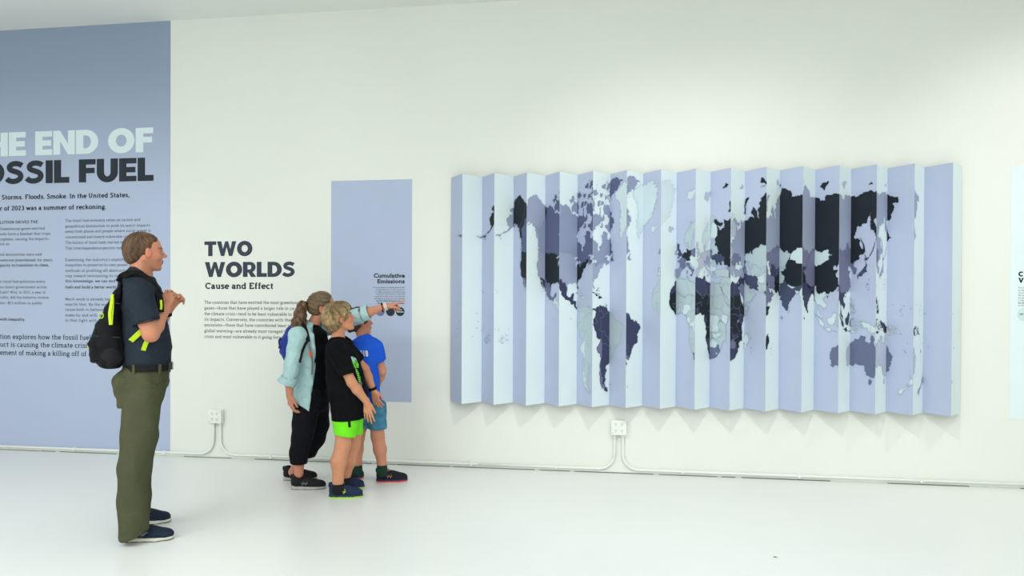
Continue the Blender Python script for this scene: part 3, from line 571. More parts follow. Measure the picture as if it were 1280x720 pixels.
australia|m|l|114,-21.8 113.5,-26 115.5,-31 115,-34.3 118,-35 123.5,-33.9 129,-31.7 134,-32.7 137.8,-33 138.5,-35.5 141,-38.2 146.3,-39 150,-37.3 153,-31 153.6,-28.6 153,-25.2 148.8,-20.3 146,-18.7 145.3,-15 142.5,-10.7 141.6,-14 140,-17.6 136,-15.5 136.8,-12.2 132,-11.3 129.5,-14.8 125.5,-14.3 122.2,-18 117,-20.7
tasmania|m|l|144.7,-40.8 148.3,-40.9 147.8,-43.2 146,-43.5
nznorth|p|g|172.7,-34.5 175.3,-36.8 178.5,-37.7 176.5,-40.5 175,-41.5 173.8,-39.3 174.8,-37.5
nzsouth|p|g|172.7,-40.6 174.2,-41.5 171,-45 169,-46.6 166.6,-45.9 170.5,-43
africa|l|k|-5.9,35.8 0,35.9 10,37.3 11,34 15,32.4 19.5,30.4 22,32.8 29,30.9 32.5,31.2 32.6,29.9 35.5,24 37.3,21 39.2,15.8 43.2,12.5 43.2,11.5 51.3,11.9 48,4.5 41.5,-1.8 39.2,-6 40.6,-11 40.5,-15.5 35.5,-20 35.3,-24 32.8,-26 32.3,-28.7 28,-33 25,-34 20,-34.8 18.3,-34 17,-29 14.5,-22.5 11.8,-17.5 13.5,-12 12.2,-6 9,-1 9.7,3.8 8.5,4.6 5.8,4.4 2.5,6.3 -2,4.8 -7.6,4.4 -13.3,8.8 -16.8,12.5 -17.5,14.7 -16.3,19 -17,21 -13,27.8 -9.7,30 -9,32.8 -6.5,34.2
sinai|p|d|32.6,29.9 32.5,31.2 34.3,31.3 34.9,29.5 34.3,27.9
nafrica|l|d|-17,21 -13,27.8 -9.7,30 -9,32.8 -6.5,34.2 -5.9,35.8 0,35.9 10,37.3 11,34 15,32.4 19.5,30.4 22,32.8 29,30.9 32.5,31.2 32.6,29.9 35.5,24 34,22 25,22 24,19.5 15,23 5.5,19 0,22 -5,25 -12,23.5
nigeria|p|k|2.8,6.3 5.8,4.4 8.5,4.6 13.5,11 13.4,13.6 4,13.5
congo|p|k|12.4,-5 16.5,-2 18.5,4.5 27.5,5 30.8,2.5 29.3,-4.4 30.7,-8.4 28.5,-12.3 22,-11 17,-8
gabon|p|d|9,-1 9.8,2.3 13.2,2.2 14.3,-2 11.2,-3.9
ghana|l|d|-3.2,5 1.2,6.1 0.3,11 -2.8,11
kenya|p|d|34,-1 34.5,4.5 41,4 41.5,-1.8 39.2,-4.7
zambia|p|d|22,-13 28.5,-12.3 33,-9.5 33,-14 27,-17.8 22,-17
namibia|l|d|11.8,-17.5 25,-17.7 21,-18.5 20,-25 20,-28.5 17,-29 14.5,-22.5
botswana|p|m|20,-22 21,-18.5 25,-17.7 29.5,-22.3 25.5,-25.6 20,-25
safrica|m|d|17,-29 20,-28.5 20,-25 25.5,-25.6 29.5,-22.3 31.2,-22.4 32,-26 32.8,-26.8 32.3,-28.7 28,-33 25,-34 20,-34.8 18.3,-34
lesotho|p|k|27,-29.6 28.7,-28.7 29.4,-29.8 28,-30.6
lakev|l|p|31.7,-1 34,0.2 33.5,-2.5 32,-2.6
madagascar|p|k|43.5,-22 44.3,-20 44.5,-16.3 49.2,-12.1 50.4,-15.5 47.2,-25 45,-25.5
falkland|m|g|-61,-51.8 -58,-51.4 -59,-52.2
hawaii1|k|g|-156.2,19.8 -155.3,20 -155.4,19.1
hawaii2|k|g|-158.2,21.6 -157.7,21.5 -158,21.2
hawaii3|k|g|-157,21.1 -156.2,20.9 -156.6,20.7
galap|g|k|-91.5,0 -90.8,-.2 -91.2,-.9
tahiti|g|g|-150,-17.4 -149,-17.4 -149.4,-18
tuamotu|g|g|-147,-15 -146,-15.2 -146.6,-15.9
tuamotu2|g|g|-143.5,-17 -142.4,-17.4 -143.3,-17.7
marq|g|g|-140.3,-8.8 -139.2,-9.1 -139.9,-9.7
samoa|g|g|-172.5,-13.5 -171.4,-13.9 -172.2,-14.2
fiji|l|m|177.4,-17.5 178.6,-17.7 177.7,-18.3
vanuatu|l|k|166.8,-14.9 167.3,-16.4 166.9,-16
"""
def geo(lon, lat):
    l = math.radians(lon-5); p = math.radians(lat)
    u = 7.4398+2.2723*l-.0664*l*p*p-.1717*l*p**4-.0028*l**3
    v = .62614-.2587*p-.04774*p**3-.00842*p**5-.00786*l*l*p-.00118*l*l*p**3
    return (u, v)
MSX, MSY = .2151, 1.8873
def fract(a, b, depth=4, amp=.17):
    """rough coast between two points; the same line whichever way it is walked"""
    if a == b: return [a]
    flip = a > b
    if flip: a, b = b, a
    rg = random.Random(hash((round(a[0]*997), round(a[1]*991), round(b[0]*983), round(b[1]*977))))
    def rec(p, q, d):
        L = math.hypot((q[0]-p[0])*MSX, (q[1]-p[1])*MSY)
        if d == 0 or L < .006: return [p]
        o = rg.gauss(0, amp)*L; ln = max(L, 1e-9)
        nx, ny = -(q[1]-p[1])*MSY/ln, (q[0]-p[0])*MSX/ln
        m = ((p[0]+q[0])/2+nx*o/MSX, (p[1]+q[1])/2+ny*o/MSY)
        return rec(p, m, d-1)+rec(m, q, d-1)
    out = rec(a, b, depth)+[b]
    if flip: out = out[::-1]
    return out[:-1]
SHAPES = []
def tess(P): return tessellate_polygon([[Vector((p[0], p[1]*9, 0)) for p in P]])
def areaok(P):
    A = abs(sum(P[i][0]*P[(i+1) % len(P)][1]-P[(i+1) % len(P)][0]*P[i][1] for i in range(len(P))))/2
    T = sum(abs((P[b][0]-P[a][0])*(P[c][1]-P[a][1])-(P[c][0]-P[a][0])*(P[b][1]-P[a][1])) for a, b, c in tess(P))/2
    return abs(A-T) < .02*A
for ln in MAPC.strip().split('\n'):
    nm, cb, cp, co = ln.split('|'); P = [geo(*map(float, c.split(','))) for c in co.split()]
    for am in (.17, .12, .08, .04, 0):
        out = []
        for i in range(len(P)): out += fract(P[i], P[(i+1) % len(P)], 4, am)
        if areaok(out): break
    if am < .1: print('MAP', nm, am)
    SHAPES.append((cb, cp, out))
def clipx(poly, x, keep_greater):
    out = []
    for i in range(len(poly)):
        a, b = poly[i], poly[(i+1) % len(poly)]
        ina = (a[0] >= x) == keep_greater or a[0] == x; inb = (b[0] >= x) == keep_greater or b[0] == x
        if ina: out.append(a)
        if ina != inb:
            t = (x-a[0])/(b[0]-a[0]) if b[0] != a[0] else 0
            out.append((x, a[1]+(b[1]-a[1])*t))
    return out
TRI = []
for k, (cb, cp, P) in enumerate(SHAPES):
    for t in tessellate_polygon([[Vector((p[0], p[1]*9, 0)) for p in P]]):
        tp = [P[i] for i in t]; lo = max(0, int(math.floor(min(p[0] for p in tp)))); hi = min(14, int(math.floor(max(p[0] for p in tp))))
        for s in range(lo, hi+1):
            c = clipx(tp, s, True); c = clipx(c, s+1, False) if len(c) > 2 else c
            if len(c) > 2: TRI.append((s, k, cb, cp, c))
# fine outline round every country
for k, (cb, cp, P) in enumerate(SHAPES):
    for i in range(len(P)):
        a, b = P[i], P[(i+1) % len(P)]; dx, dy = (b[0]-a[0])*MSX, (b[1]-a[1])*MSY; L = math.hypot(dx, dy)
        if L < 1e-6 or int(a[0]) != int(b[0]) or a[0] < 0: continue
        nx, ny = -dy/L*.0007/MSX, dx/L*.0007/MSY
        TRI.append((int(a[0]), 399, 'b' if cb in 'lpo' else cb, 'b' if cp in 'lpo' else cp, [(a[0]+nx, a[1]+ny), (b[0]+nx, b[1]+ny), (b[0]-nx, b[1]-ny), (a[0]-nx, a[1]-ny)]))
# scattered small islands
rgi = random.Random(9)
ISL = []
for (lo, la, sl, sa, n, cb, cp) in ((-98, 77, 22, 4, 60, 'i', 'i'), (-75, 52, 8, 8, 10, 'i', 'i'), (123, 11, 3, 5, 36, 'l', 'k'), (128, -4, 5, 4, 40, 'l', 'k'), (160, 8, 14, 5, 14, 'g', 'g'), (-146, -17, 8, 4, 26, 'g', 'g'), (-160, -2, 7, 8, 8, 'g', 'g'), (150, -7, 8, 3, 18, 'l', 'k'), (56, -20, 4, 9, 8, 'g', 'g'), (98, 79, 6, 1.5, 8, 'k', 'l'), (140, 28, 2, 6, 8, 'm', 'g'), (12, 67, 5, 3, 18, 'l', 'l'), (-63, 15, 2, 4, 10, 'l', 'd'), (-75, 24, 3, 3, 12, 'l', 'k'), (-74, -49, 1, 5, 14, 'l', 'm'), (73, 5, 1, 5, 6, 'g', 'k'), (25, 37.5, 2, 2, 10, 'l', 'g'), (-170, 52.5, 8, .6, 12, 'k', 'g'), (-178, 52, 6, .5, 8, 'k', 'g')):
    for _ in range(n):
        if lo == -170 and False: continue
        p = geo(lo+rgi.uniform(-sl, sl), la+rgi.uniform(-sa, sa)); r = rgi.uniform(.0018, .0065)
        ISL.append((p, r, cb, cp, [rgi.uniform(.5, 1.3) for _ in range(6)]))
for (p, r, cb, cp, rr) in ISL:
    s = int(p[0]); 
    if 0 <= s < 15:
        c = [(min(max(p[0]+r*rr[i]*math.cos(i*1.047)/MSX, s+.001), s+.999), p[1]+r*rr[i]*math.sin(i*1.047)/MSY) for i in range(6)]
        TRI.append((s, 400, cb, cp, c))
# faint country borders
BORD = ['9.5,37 8,32 9.5,30 11.5,24', '25,31.5 25,22', '-8.7,27.6 -5,25 5.5,19 12,23.5', '15,23 24,19.5', '24,19.5 23,14 27,10 31,10 34,10.5', '15,23 15,16 13.5,13.7', '3.5,12 4,16 0,15.2 -4,14 -12,15', '-12,15 -11.5,12 -8,10.5 -8,7.5', '-5.5,10.5 -3,9.8 -2.8,5', '36.5,14.5 34,10.5 36,4.5 42,4 45,8 48,8', '18.5,4.5 24,5 27.5,5 31,3.8 34,4', '15,7.5 19,9 23,11', '30,-1.5 34,-1 39.2,-4.7', '30.5,-2.4 29.3,-4.4 33,-9.5 40,-11', '12.4,-6 22,-7 22,-13 25,-17.7 33,-16 35,-12', '-69.9,-4.2 -70,1.5 -67,1.2 -64,4.2 -60,5 -52,4', '-69.9,-4.2 -73,-9.5 -69,-11 -65,-11 -60,-16 -58,-20 -55,-24 -54,-27 -57.6,-30.2', '-69,-11 -69.5,-17.5', '-67.5,-22.5 -62.5,-22 -58,-25 -55,-25.5', '-78.5,0.8 -75,-3 -80,-4.5', '-72,11.5 -72.5,7 -67.5,6 -67,1.2', '-141,69.6 -141,60.3', '-123,49 -95,49 -89,48', '46.6,49 51,51.6', '67,41.2 62,37', '71,42.5 71,38']
for s in BORD:
    P = [geo(*map(float, c.split(','))) for c in s.split()]; F = []
    for i in range(len(P)-1): F += fract(P[i], P[i+1], 3, .1)
    F.append(P[-1])
    for i in range(len(F)-1):
        a, b = F[i], F[i+1]; dx, dy = (b[0]-a[0])*MSX, (b[1]-a[1])*MSY; L = math.hypot(dx, dy)
        if L < 1e-6: continue
        nx, ny = -dy/L*.0008/MSX, dx/L*.0008/MSY
        if int(a[0]) == int(b[0]): TRI.append((int(a[0]), 401, 'b', 'b', [(a[0]+nx, a[1]+ny), (b[0]+nx, b[1]+ny), (b[0]-nx, b[1]-ny), (a[0]-nx, a[1]-ny)]))
PALB['b'] = (128, 145, 168); PALP['b'] = (150, 160, 182)

KEY = list('okdmglpib')
MBm = [M_blue]+[mat('emission_map_'+{'k': 'black', 'd': 'navy', 'm': 'slate', 'g': 'grey', 'l': 'light', 'p': 'pale', 'i': 'indigo', 'b': 'border'}[k], PALB[k], .7, .02, 3) for k in KEY[1:]]
MPm = [M_pale]+[mat('risk_map_'+{'k': 'black', 'd': 'navy', 'm': 'slate', 'g': 'grey', 'l': 'light', 'p': 'pale', 'i': 'indigo', 'b': 'border'}[k], PALP[k], .7, .02, 3) for k in KEY[1:]]
wm = empty('folded_world_map', (MX0+7.5*MP, FLD, MZB), 'large accordion-folded world map relief mounted on the white wall', 'map')
TH = .007
def strip(i, blue):
    if blue: a = np.array([MX0+i*MP, FLD]); b = np.array([MX0+(i+.5)*MP, FLD-MD])
    else: a = np.array([MX0+(i+.5)*MP, FLD-MD]); b = np.array([MX0+(i+1)*MP, FLD])
    n = np.array([(b-a)[1], -(b-a)[0]]); n /= np.linalg.norm(n)       # towards the room
    t = np.array([0, TH])
    vs = []
    for z in (MZB, MZT):
        for q in (a, b, b+t*1.6, a+t*1.6): vs.append((q[0], q[1], z))
    o = meshobj('blue_strip' if blue else 'pale_strip', vs, [(0, 1, 2, 3)[::-1], (4, 5, 6, 7), (0, 1, 5, 4), (1, 2, 6, 5), (2, 3, 7, 6), (3, 0, 4, 7)], M_blue if blue else M_pale, wm)
    q = MB(); pal = 1 if blue else 0
    for (s, k, cb, cp, c) in TRI:
        if s != i: continue
        off = .0006+.000012*k
        vs = []
        for (u, v) in c:
            w = a+(b-a)*(u-i)+n*off; vs.append((w[0], w[1], MZT-v*(MZT-MZB)))
        q.add(vs, [tuple(range(len(vs)))], KEY.index(cb if blue else cp))
    if q.v: q.build('land_print', MBm if blue else MPm, o)
for i in range(15): strip(i, True); strip(i, False)
# wall cleats that carry the map
for px in (2.2, 7.5, 12.8):
    part_box('wall_cleat', (MX0+px*MP-.1, FLD+.008, 1.2), (MX0+px*MP+.1, WY-.0005, 1.3), M_white, wm)

# ------------------------------------------------------------------ implicit modelling for figures, clothes and bags
A3 = lambda *v: np.array(v, float)
def nrm(v): v = np.array(v, float); return v/max(np.linalg.norm(v), 1e-9)
def smin(a, b, k):
    if k <= 0: return np.minimum(a, b)
    h = np.clip(.5+.5*(b-a)/k, 0, 1); return b*(1-h)+a*h-k*h*(1-h)
class Sdf:
    def __init__(s): s.ops = []
    def _push(s, op, fn, lo, hi, k): s.ops.append((op, fn, np.array(lo, float), np.array(hi, float), k)); return s
    def cap(s, a, b, ra, rb, k=.02, op='u'):
        a = np.array(a, float); b = np.array(b, float); ba = b-a; L = max(ba@ba, 1e-12); R = max(ra, rb)
        def fn(X, Y, Z):
            px, py, pz = X-a[0], Y-a[1], Z-a[2]
            h = np.clip((px*ba[0]+py*ba[1]+pz*ba[2])/L, 0, 1)
            return np.sqrt((px-ba[0]*h)**2+(py-ba[1]*h)**2+(pz-ba[2]*h)**2)-(ra+(rb-ra)*h)
        return s._push(op, fn, np.minimum(a, b)-R, np.maximum(a, b)+R, k)
    def chain(s, pts, rs, k=.02, op='u'):
        for i in range(len(pts)-1): s.cap(pts[i], pts[i+1], rs[i], rs[i+1], k, op)
        return s
    def ecap(s, a, b, wa, da, wb, db, w=(0, 1, 0), k=.02, op='u', capf=1.):
        """segment with an elliptical section: half width along w, half depth across"""
        a = np.array(a, float); b = np.array(b, float); ba = b-a; L = max(ba@ba, 1e-12); n = ba/math.sqrt(L)
        w = np.array(w, float); w = nrm(w-n*(w@n)); e = np.cross(n, w); R = max(wa, wb, da, db)
        def fn(X, Y, Z):
            px, py, pz = X-a[0], Y-a[1], Z-a[2]
            t = (px*ba[0]+py*ba[1]+pz*ba[2])/L; h = np.clip(t, 0, 1); ca = (t-h)*math.sqrt(L)
            cw = px*w[0]+py*w[1]+pz*w[2]; cd = px*e[0]+py*e[1]+pz*e[2]
            W = wa+(wb-wa)*h; D = da+(db-da)*h; C = np.minimum(W, D)*capf
            k0 = np.sqrt((cw/W)**2+(cd/D)**2+(ca/C)**2); k1 = np.sqrt((cw/W**2)**2+(cd/D**2)**2+(ca/C**2)**2)+1e-6
            return k0*(k0-1)/k1
        return s._push(op, fn, np.minimum(a, b)-R, np.maximum(a, b)+R, k)
    def loft(s, secs, k=.015, w=(0, 1, 0), infl=0., op='u'):
        for i in range(len(secs)-1):
            (a, wa, da), (b, wb, db) = secs[i], secs[i+1]
            s.ecap(a, b, wa+infl, da+infl, wb+infl, db+infl, w, k, op, .35)
        return s
    def ell(s, c, r, R=None, k=.02, op='u'):
        c = np.array(c, float); r = np.array(r, float); R = np.eye(3) if R is None else np.array(R, float); m = max(r)
        def fn(X, Y, Z):
            p = (X-c[0], Y-c[1], Z-c[2]); q = [R[i][0]*p[0]+R[i][1]*p[1]+R[i][2]*p[2] for i in range(3)]
            k0 = np.sqrt(sum((q[i]/r[i])**2 for i in range(3))); k1 = np.sqrt(sum((q[i]/r[i]**2)**2 for i in range(3)))+1e-6
            return k0*(k0-1)/k1
        return s._push(op, fn, c-m, c+m, k)
    def box(s, c, hf, R=None, r=.01, k=.01, op='u'):
        c = np.array(c, float); hf = np.array(hf, float)-r; R = np.eye(3) if R is None else np.array(R, float); m = np.linalg.norm(hf)+r
        def fn(X, Y, Z):
            p = (X-c[0], Y-c[1], Z-c[2]); q = [np.abs(R[i][0]*p[0]+R[i][1]*p[1]+R[i][2]*p[2])-hf[i] for i in range(3)]
            return np.sqrt(sum(np.maximum(v, 0)**2 for v in q))+np.minimum(np.maximum(np.maximum(q[0], q[1]), q[2]), 0)-r
        return s._push(op, fn, c-m, c+m, k)
    def cut(s, fn, k=.004, lo=None, hi=None):          # keep where fn(X,Y,Z) < 0
        return s._push('i', fn, A3(-9, -9, -9) if lo is None else lo, A3(9, 9, 9) if hi is None else hi, k)
    def disp(s, fn): return s._push('d', fn, A3(-9, -9, -9), A3(9, 9, 9), 0)
    def mesh(s, h):
        add = [o for o in s.ops if o[0] == 'u']
        lo = np.min([o[2] for o in add], 0)-.03; hi = np.max([o[3] for o in add], 0)+.03
        n = np.ceil((hi-lo)/h).astype(int)+1
        F = np.full(n, .06, np.float32)
        ax = [(lo[i]+np.arange(n[i])*h).astype(np.float32) for i in range(3)]
        for op, fn, l, u, k in s.ops:
            m = k+.012
            i0 = np.clip(np.floor((l-m-lo)/h).astype(int), 0, n); i1 = np.clip(np.ceil((u+m-lo)/h).astype(int)+1, 0, n)
            if (i1 <= i0).any(): continue
            sl = tuple(slice(a, b) for a, b in zip(i0, i1))
            X = ax[0][sl[0]][:, None, None]; Y = ax[1][sl[1]][None, :, None]; Z = ax[2][sl[2]][None, None, :]
            d = fn(X, Y, Z).astype(np.float32); G = F[sl]
            if op == 'u': F[sl] = smin(G, d, k)
            elif op == 's': F[sl] = -smin(-G, d, k)
            elif op == 'i': F[sl] = -smin(-G, -d, k)
            elif op == 'd': F[sl] = G+d
        return surfnet(F, lo, h)
def surfnet(F, lo, h):
    S = F < 0; nx, ny, nz = F.shape
    c = np.zeros((nx-1, ny-1, nz-1), np.int8)
    for i in (0, 1):
        for j in (0, 1):
            for k in (0, 1): c += S[i:nx-1+i, j:ny-1+j, k:nz-1+k]
    act = (c > 0) & (c < 8); idx = np.argwhere(act); N = len(idx)
    vid = np.full(act.shape, -1, np.int32); vid[act] = np.arange(N)
    acc = np.zeros((N, 3)); cnt = np.zeros(N)
    I, J, K = idx.T
    cor = [(i, j, k) for i in (0, 1) for j in (0, 1) for k in (0, 1)]
    val = {q: F[I+q[0], J+q[1], K+q[2]] for q in cor}
    for a in cor:
        for d in range(3):
            if a[d] == 0:
                b = list(a); b[d] = 1; b = tuple(b); va, vb = val[a], val[b]; m = (va < 0) != (vb < 0)
                t = np.where(m, va/np.where(np.abs(va-vb) < 1e-12, 1, va-vb), 0)
                p = np.tile(np.array(a, float), (N, 1)); p[:, d] = t; acc[m] += p[m]; cnt[m] += 1
    V = lo+(idx+acc/np.maximum(cnt, 1)[:, None])*h
    quads = []
    for d in range(3):
        e = [slice(None)]*3; f = [slice(None)]*3; e[d] = slice(0, -1); f[d] = slice(1, None)
        s0, s1 = S[tuple(e)], S[tuple(f)]; ch = np.argwhere(s0 != s1)
        o1, o2 = (d+1) % 3, (d+2) % 3
        ok = (ch[:, o1] > 0) & (ch[:, o2] > 0) & (ch[:, o1] < F.shape[o1]-1) & (ch[:, o2] < F.shape[o2]-1); ch = ch[ok]
        ins = s0[tuple(ch.T)]
        def cell(x1, x2):
            q = ch.copy(); q[:, o1] -= x1; q[:, o2] -= x2; return vid[tuple(q.T)]
        q = np.stack([cell(1, 1), cell(0, 1), cell(0, 0), cell(1, 0)], 1)
        q[~ins] = q[~ins][:, ::-1]; quads.append(q)
    return V, np.concatenate(quads)
def vnoise(V, sc, seed=0):
    """cheap smooth noise from sines, about -1..1"""
    rg = np.random.RandomState(seed); r = np.zeros(len(V))
    for o in range(6):
        d = rg.normal(size=3); d /= np.linalg.norm(d); r += np.sin(V@d*sc*(1+.45*o)+rg.uniform(0, 6.28))/(1+.4*o)
    return r/2.6
def folds(dirs, amp):
    """gentle cloth folds: list of ((dx,dy,dz) frequency vectors, phase)"""
    def fn(X, Y, Z):
        r = 0
        for (f, ph, g) in dirs: r = r+np.sin(X*f[0]+Y*f[1]+Z*f[2]+ph+1.3*np.sin(X*g[0]+Y*g[1]+Z*g[2]))
        return r*amp/len(dirs)
    return fn

class Fig:
    """a figure frame: a = forward (image right), b = away from the viewer, z up, standing at a floor point"""
    def __init__(s, foot_px, name, label, cat='person'):
        s.B = ground(*foot_px); v = s.B.copy(); v[2] = 0; v /= np.linalg.norm(v)
        s.e2 = v; s.e1 = A3(v[1], -v[0], 0); s.root = empty(name, tuple(s.B), label, cat) if label else None
    def W(s, P): P = np.atleast_2d(P); return s.B+P[:, :1]*s.e1+P[:, 1:2]*s.e2+P[:, 2:3]*A3(0, 0, 1)
    def loc(s, w): d = np.array(w)-s.B; return A3(d@s.e1, d@s.e2, d[2])
    def L(s, px, py, b=0.):
        r = ray(px, py); t = ((s.B+s.e2*b-CPOS)@s.e2)/(r@s.e2); return s.loc(CPOS+r*t)
    def sec(s, py, x0, x1, w, b=0.):
        p, q = s.L(x0, py, b), s.L(x1, py, b); return ((p+q)/2, w, (q[0]-p[0])/2)
    def out(s, sd, name, m, h, parent=None, col=None, root=False):
        V, Q = sd.mesh(h); c = col(V) if col else None
        return meshobj(name, s.W(V), Q, m, parent if parent is not None else s.root, True, None, c)
    def tube(s, name, pts, r, m, parent=None, n=8, flat=None, sub=5):
        q = MB(); P = spline(pts, sub) if sub else pts; q.tube([s.W(p)[0] for p in P], r, n, 0, None if flat is None else (s.W(flat)[0]-s.B))
        return q.build(name, m, parent if parent is not None else s.root, True)

def frame(fwd, up):
    f = nrm(fwd); u = np.array(up, float); u = nrm(u-f*(u@f)); l = np.cross(u, f); return np.array([f, l, u])   # rows: fwd, left, up
def head(sd, c, fwd, up, s=1., child=False, nose=1., earx=.012):
    R = frame(fwd, up); P = lambda x, y, z: np.array(c)+s*(R[0]*x+R[1]*y+R[2]*z)
    E = lambda ctr, r, k=.015, op='u': sd.ell(P(*ctr), np.array(r)*s, R, k*s, op)
    jw = .85 if child else 1.
    E((-.014, 0, .030), (.097, .075, .086)); E((.022, 0, .022), (.068, .066, .078), .02)
    E((.036, 0, -.035), (.052, .055*jw, .070), .02)
    for y in (-1, 1):
        sd.cap(P(.0, y*.050*jw, -.045), P(.058, y*.022, -.096), .017*s, .015*s, .02*s)
        E((.064, y*.036, -.026), (.022, .020, .024), .015)
        sd.cap(P(.080, y*.034, .016), P(.088, y*.010, .017), .009*s, .010*s, .012*s)
    E((.072, 0, -.098), (.018, .022, .014), .014)
    E((.076, 0, -.060), (.020, .028, .026), .014)
    sd.cap(P(.086, 0, .012), P(.106+.006*nose, 0, -.026), .007*s, .0105*s, .008*s)
    for y in (-1, 1):
        sd.cap(P(.098, y*.009, -.031), P(.092, y*.014, -.030), .0068*s, .006*s, .006*s)
    E((.093, 0, -.053), (.009, .022, .006), .005); E((.091, 0, -.0655), (.0095, .019, .007), .005)
    sd.cap(P(.104, .018, -.0595), P(.104, -.018, -.0595), .0035*s, .0035*s, .003*s, 's')
    for y in (-1, 1): E((.101, y*.031, .001), (.0195, .015, .0085), .008, 's')
    for y in (-1, 1):    # ears
        Re = frame(R[0]*.96-R[1]*y*.28, R[2]*.97-R[0]*.22)
        sd.ell(P(earx, y*.076, -.012), np.array((.017, .0075, .031))*s, Re, .004*s)
        sd.ell(P(earx+.004, y*.086, -.010), np.array((.010, .006, .019))*s, Re, .004*s, 's')
        sd.ell(P(earx+.012, y*.078, -.014), np.array((.004, .005, .008))*s, Re, .004*s)
    return P, R
def eyes(fig, P, R, s, iris):
    for y in (-1, 1):
        V = []; Q = []; n, mN = 14, 8; c = P(.0715, y*.031, .001); r = .0118*s
        for i in range(mN+1):
            th = math.pi*i/mN
            for k in range(n):
                ph = 2*math.pi*k/n; V.append(c+r*(R[0]*math.cos(th)+math.sin(th)*(R[1]*math.cos(ph)+R[2]*math.sin(ph))))
        for i in range(mN):
            for k in range(n): Q.append((i*n+k, i*n+(k+1) % n, (i+1)*n+(k+1) % n, (i+1)*n+k))
        fm = [1 if (q//n) < 2 else 0 for q in range(len(Q))]
        meshobj('eye', fig.W(np.array(V)), Q, [mat('eye_white', (225, 222, 216), .25), mat('iris_'+iris[0], iris[1], .2)], fig.root, True, fm)
def hand(sd, wr, fwd, palm, thumb, s=1., curl=((20, 30, 20),)*4, spread=4., tc=(35, 25, 15), wrist=.026):
    """palm plus five unequal fingers; fwd wrist->knuckles, palm = palm normal, thumb = towards the thumb side"""
    f = nrm(fwd); n = np.array(palm, float); n = nrm(n-f*(n@f)); t = np.cross(f, n); t = t if t@np.array(thumb) > 0 else -t
    wr = np.array(wr, float)
    off = (.027, .009, -.010, -.027); ln = ((.042, .026, .021), (.047, .030, .022), (.043, .027, .021), (.034, .020, .018)); kb = (.083, .087, .083, .075)
    for j in range(4):
        base = wr+s*(f*kb[j]+t*off[j]); sd.cap(wr+s*(f*.012+t*off[j]*.55), base, .0135*s, .0108*s, .010*s)
        sp = math.radians(spread*(1.5-j)); d0 = f*math.cos(sp)+t*math.sin(sp); a = 0; p = base; r = (.0090, .0083, .0075, .0068)
        cu = curl[min(j, len(curl)-1)]
        for q in range(3):
            a += math.radians(cu[q]); d = d0*math.cos(a)+n*math.sin(a); e = p+d*ln[j][q]*s
            fr = (.9 if j == 3 else 1)*s; sd.cap(p, e, r[q]*fr, r[q+1]*fr, .0025*s); p = e
    tb = wr+s*(f*.022+t*.024+n*.008); a = math.radians(tc[0])
    d = f*math.cos(a)+t*math.sin(a)*.85+n*math.sin(a)*.45; d = nrm(d); p = tb
    sd.cap(wr+s*(f*.01+t*.01), tb+d*.02*s, .014*s, .014*s, .01*s)
    p = tb+d*.030*s; sd.cap(tb, p, .0135*s, .0115*s, .008*s)
    for q, l in ((0, .030), (1, .025)):
        aa = math.radians(tc[1+q]); d = nrm(d*math.cos(aa)+(f*.7-t*.3+n*.5)*math.sin(aa)); e = p+d*l*s
        sd.cap(p, e, (.0105, .0095)[q]*s, (.0095, .0082)[q]*s, .003*s); p = e
    sd.cap(wr-f*.02*s, wr+f*.02*s, wrist*s, wrist*s*.98, .015*s)

def skincol(base, P=None, R=None, s=1., c=None, brow=None, stubble=None, lips=(176, 92, 84), seed=0, red=.05):
    b = np.array(lin(base))
    def fn(V):
        col = np.tile(b, (len(V), 1)); n = vnoise(V, 55, seed)[:, None]; col = col*(1+.05*n)
        if c is not None:
            q = (V-np.array(c))@R.T/s; x, y, z = q.T
            def blend(m, rgb):
                nonlocal col
                m = np.clip(m, 0, 1)[:, None]; col = col*(1-m)+np.array(lin(rgb))*m
            hd = np.abs(q).max(1) < .14
            blend(hd*np.exp(-((x-.112)**2+(z+.028)**2+y*y)/.0005)*.35, (205, 112, 98))
            blend(hd*np.exp(-((x-.07)**2+(z+.025)**2+(np.abs(y)-.045)**2)/.0008)*.30, (208, 120, 102))
            blend(hd*(np.abs(y) > .073)*(x < .05)*(np.abs(z+.01) < .04)*.35, (205, 105, 92))
            blend(hd*(x > .083)*(np.abs(y) < .022)*np.clip(1-np.abs(z+.0595)/.011, 0, 1)*.9, lips)
            if brow: blend(hd*(x > .06)*(np.abs(y) > .010)*(np.abs(y) < .050)*np.clip(1.6-np.abs(z-.021+.15*np.maximum(np.abs(y)-.035, 0))/.004, 0, 1)*.85, brow)
            if stubble: blend(hd*(z < -.038)*(x > -.02)*np.clip((-.035-z)/.02, 0, 1)*(.35+.1*n[:, 0]), stubble)
        return np.clip(col, 0, 1)
    return fn
M_skin = mat('skin', (200, 140, 110), .5, .03, 40, attr=True, spec=.35)
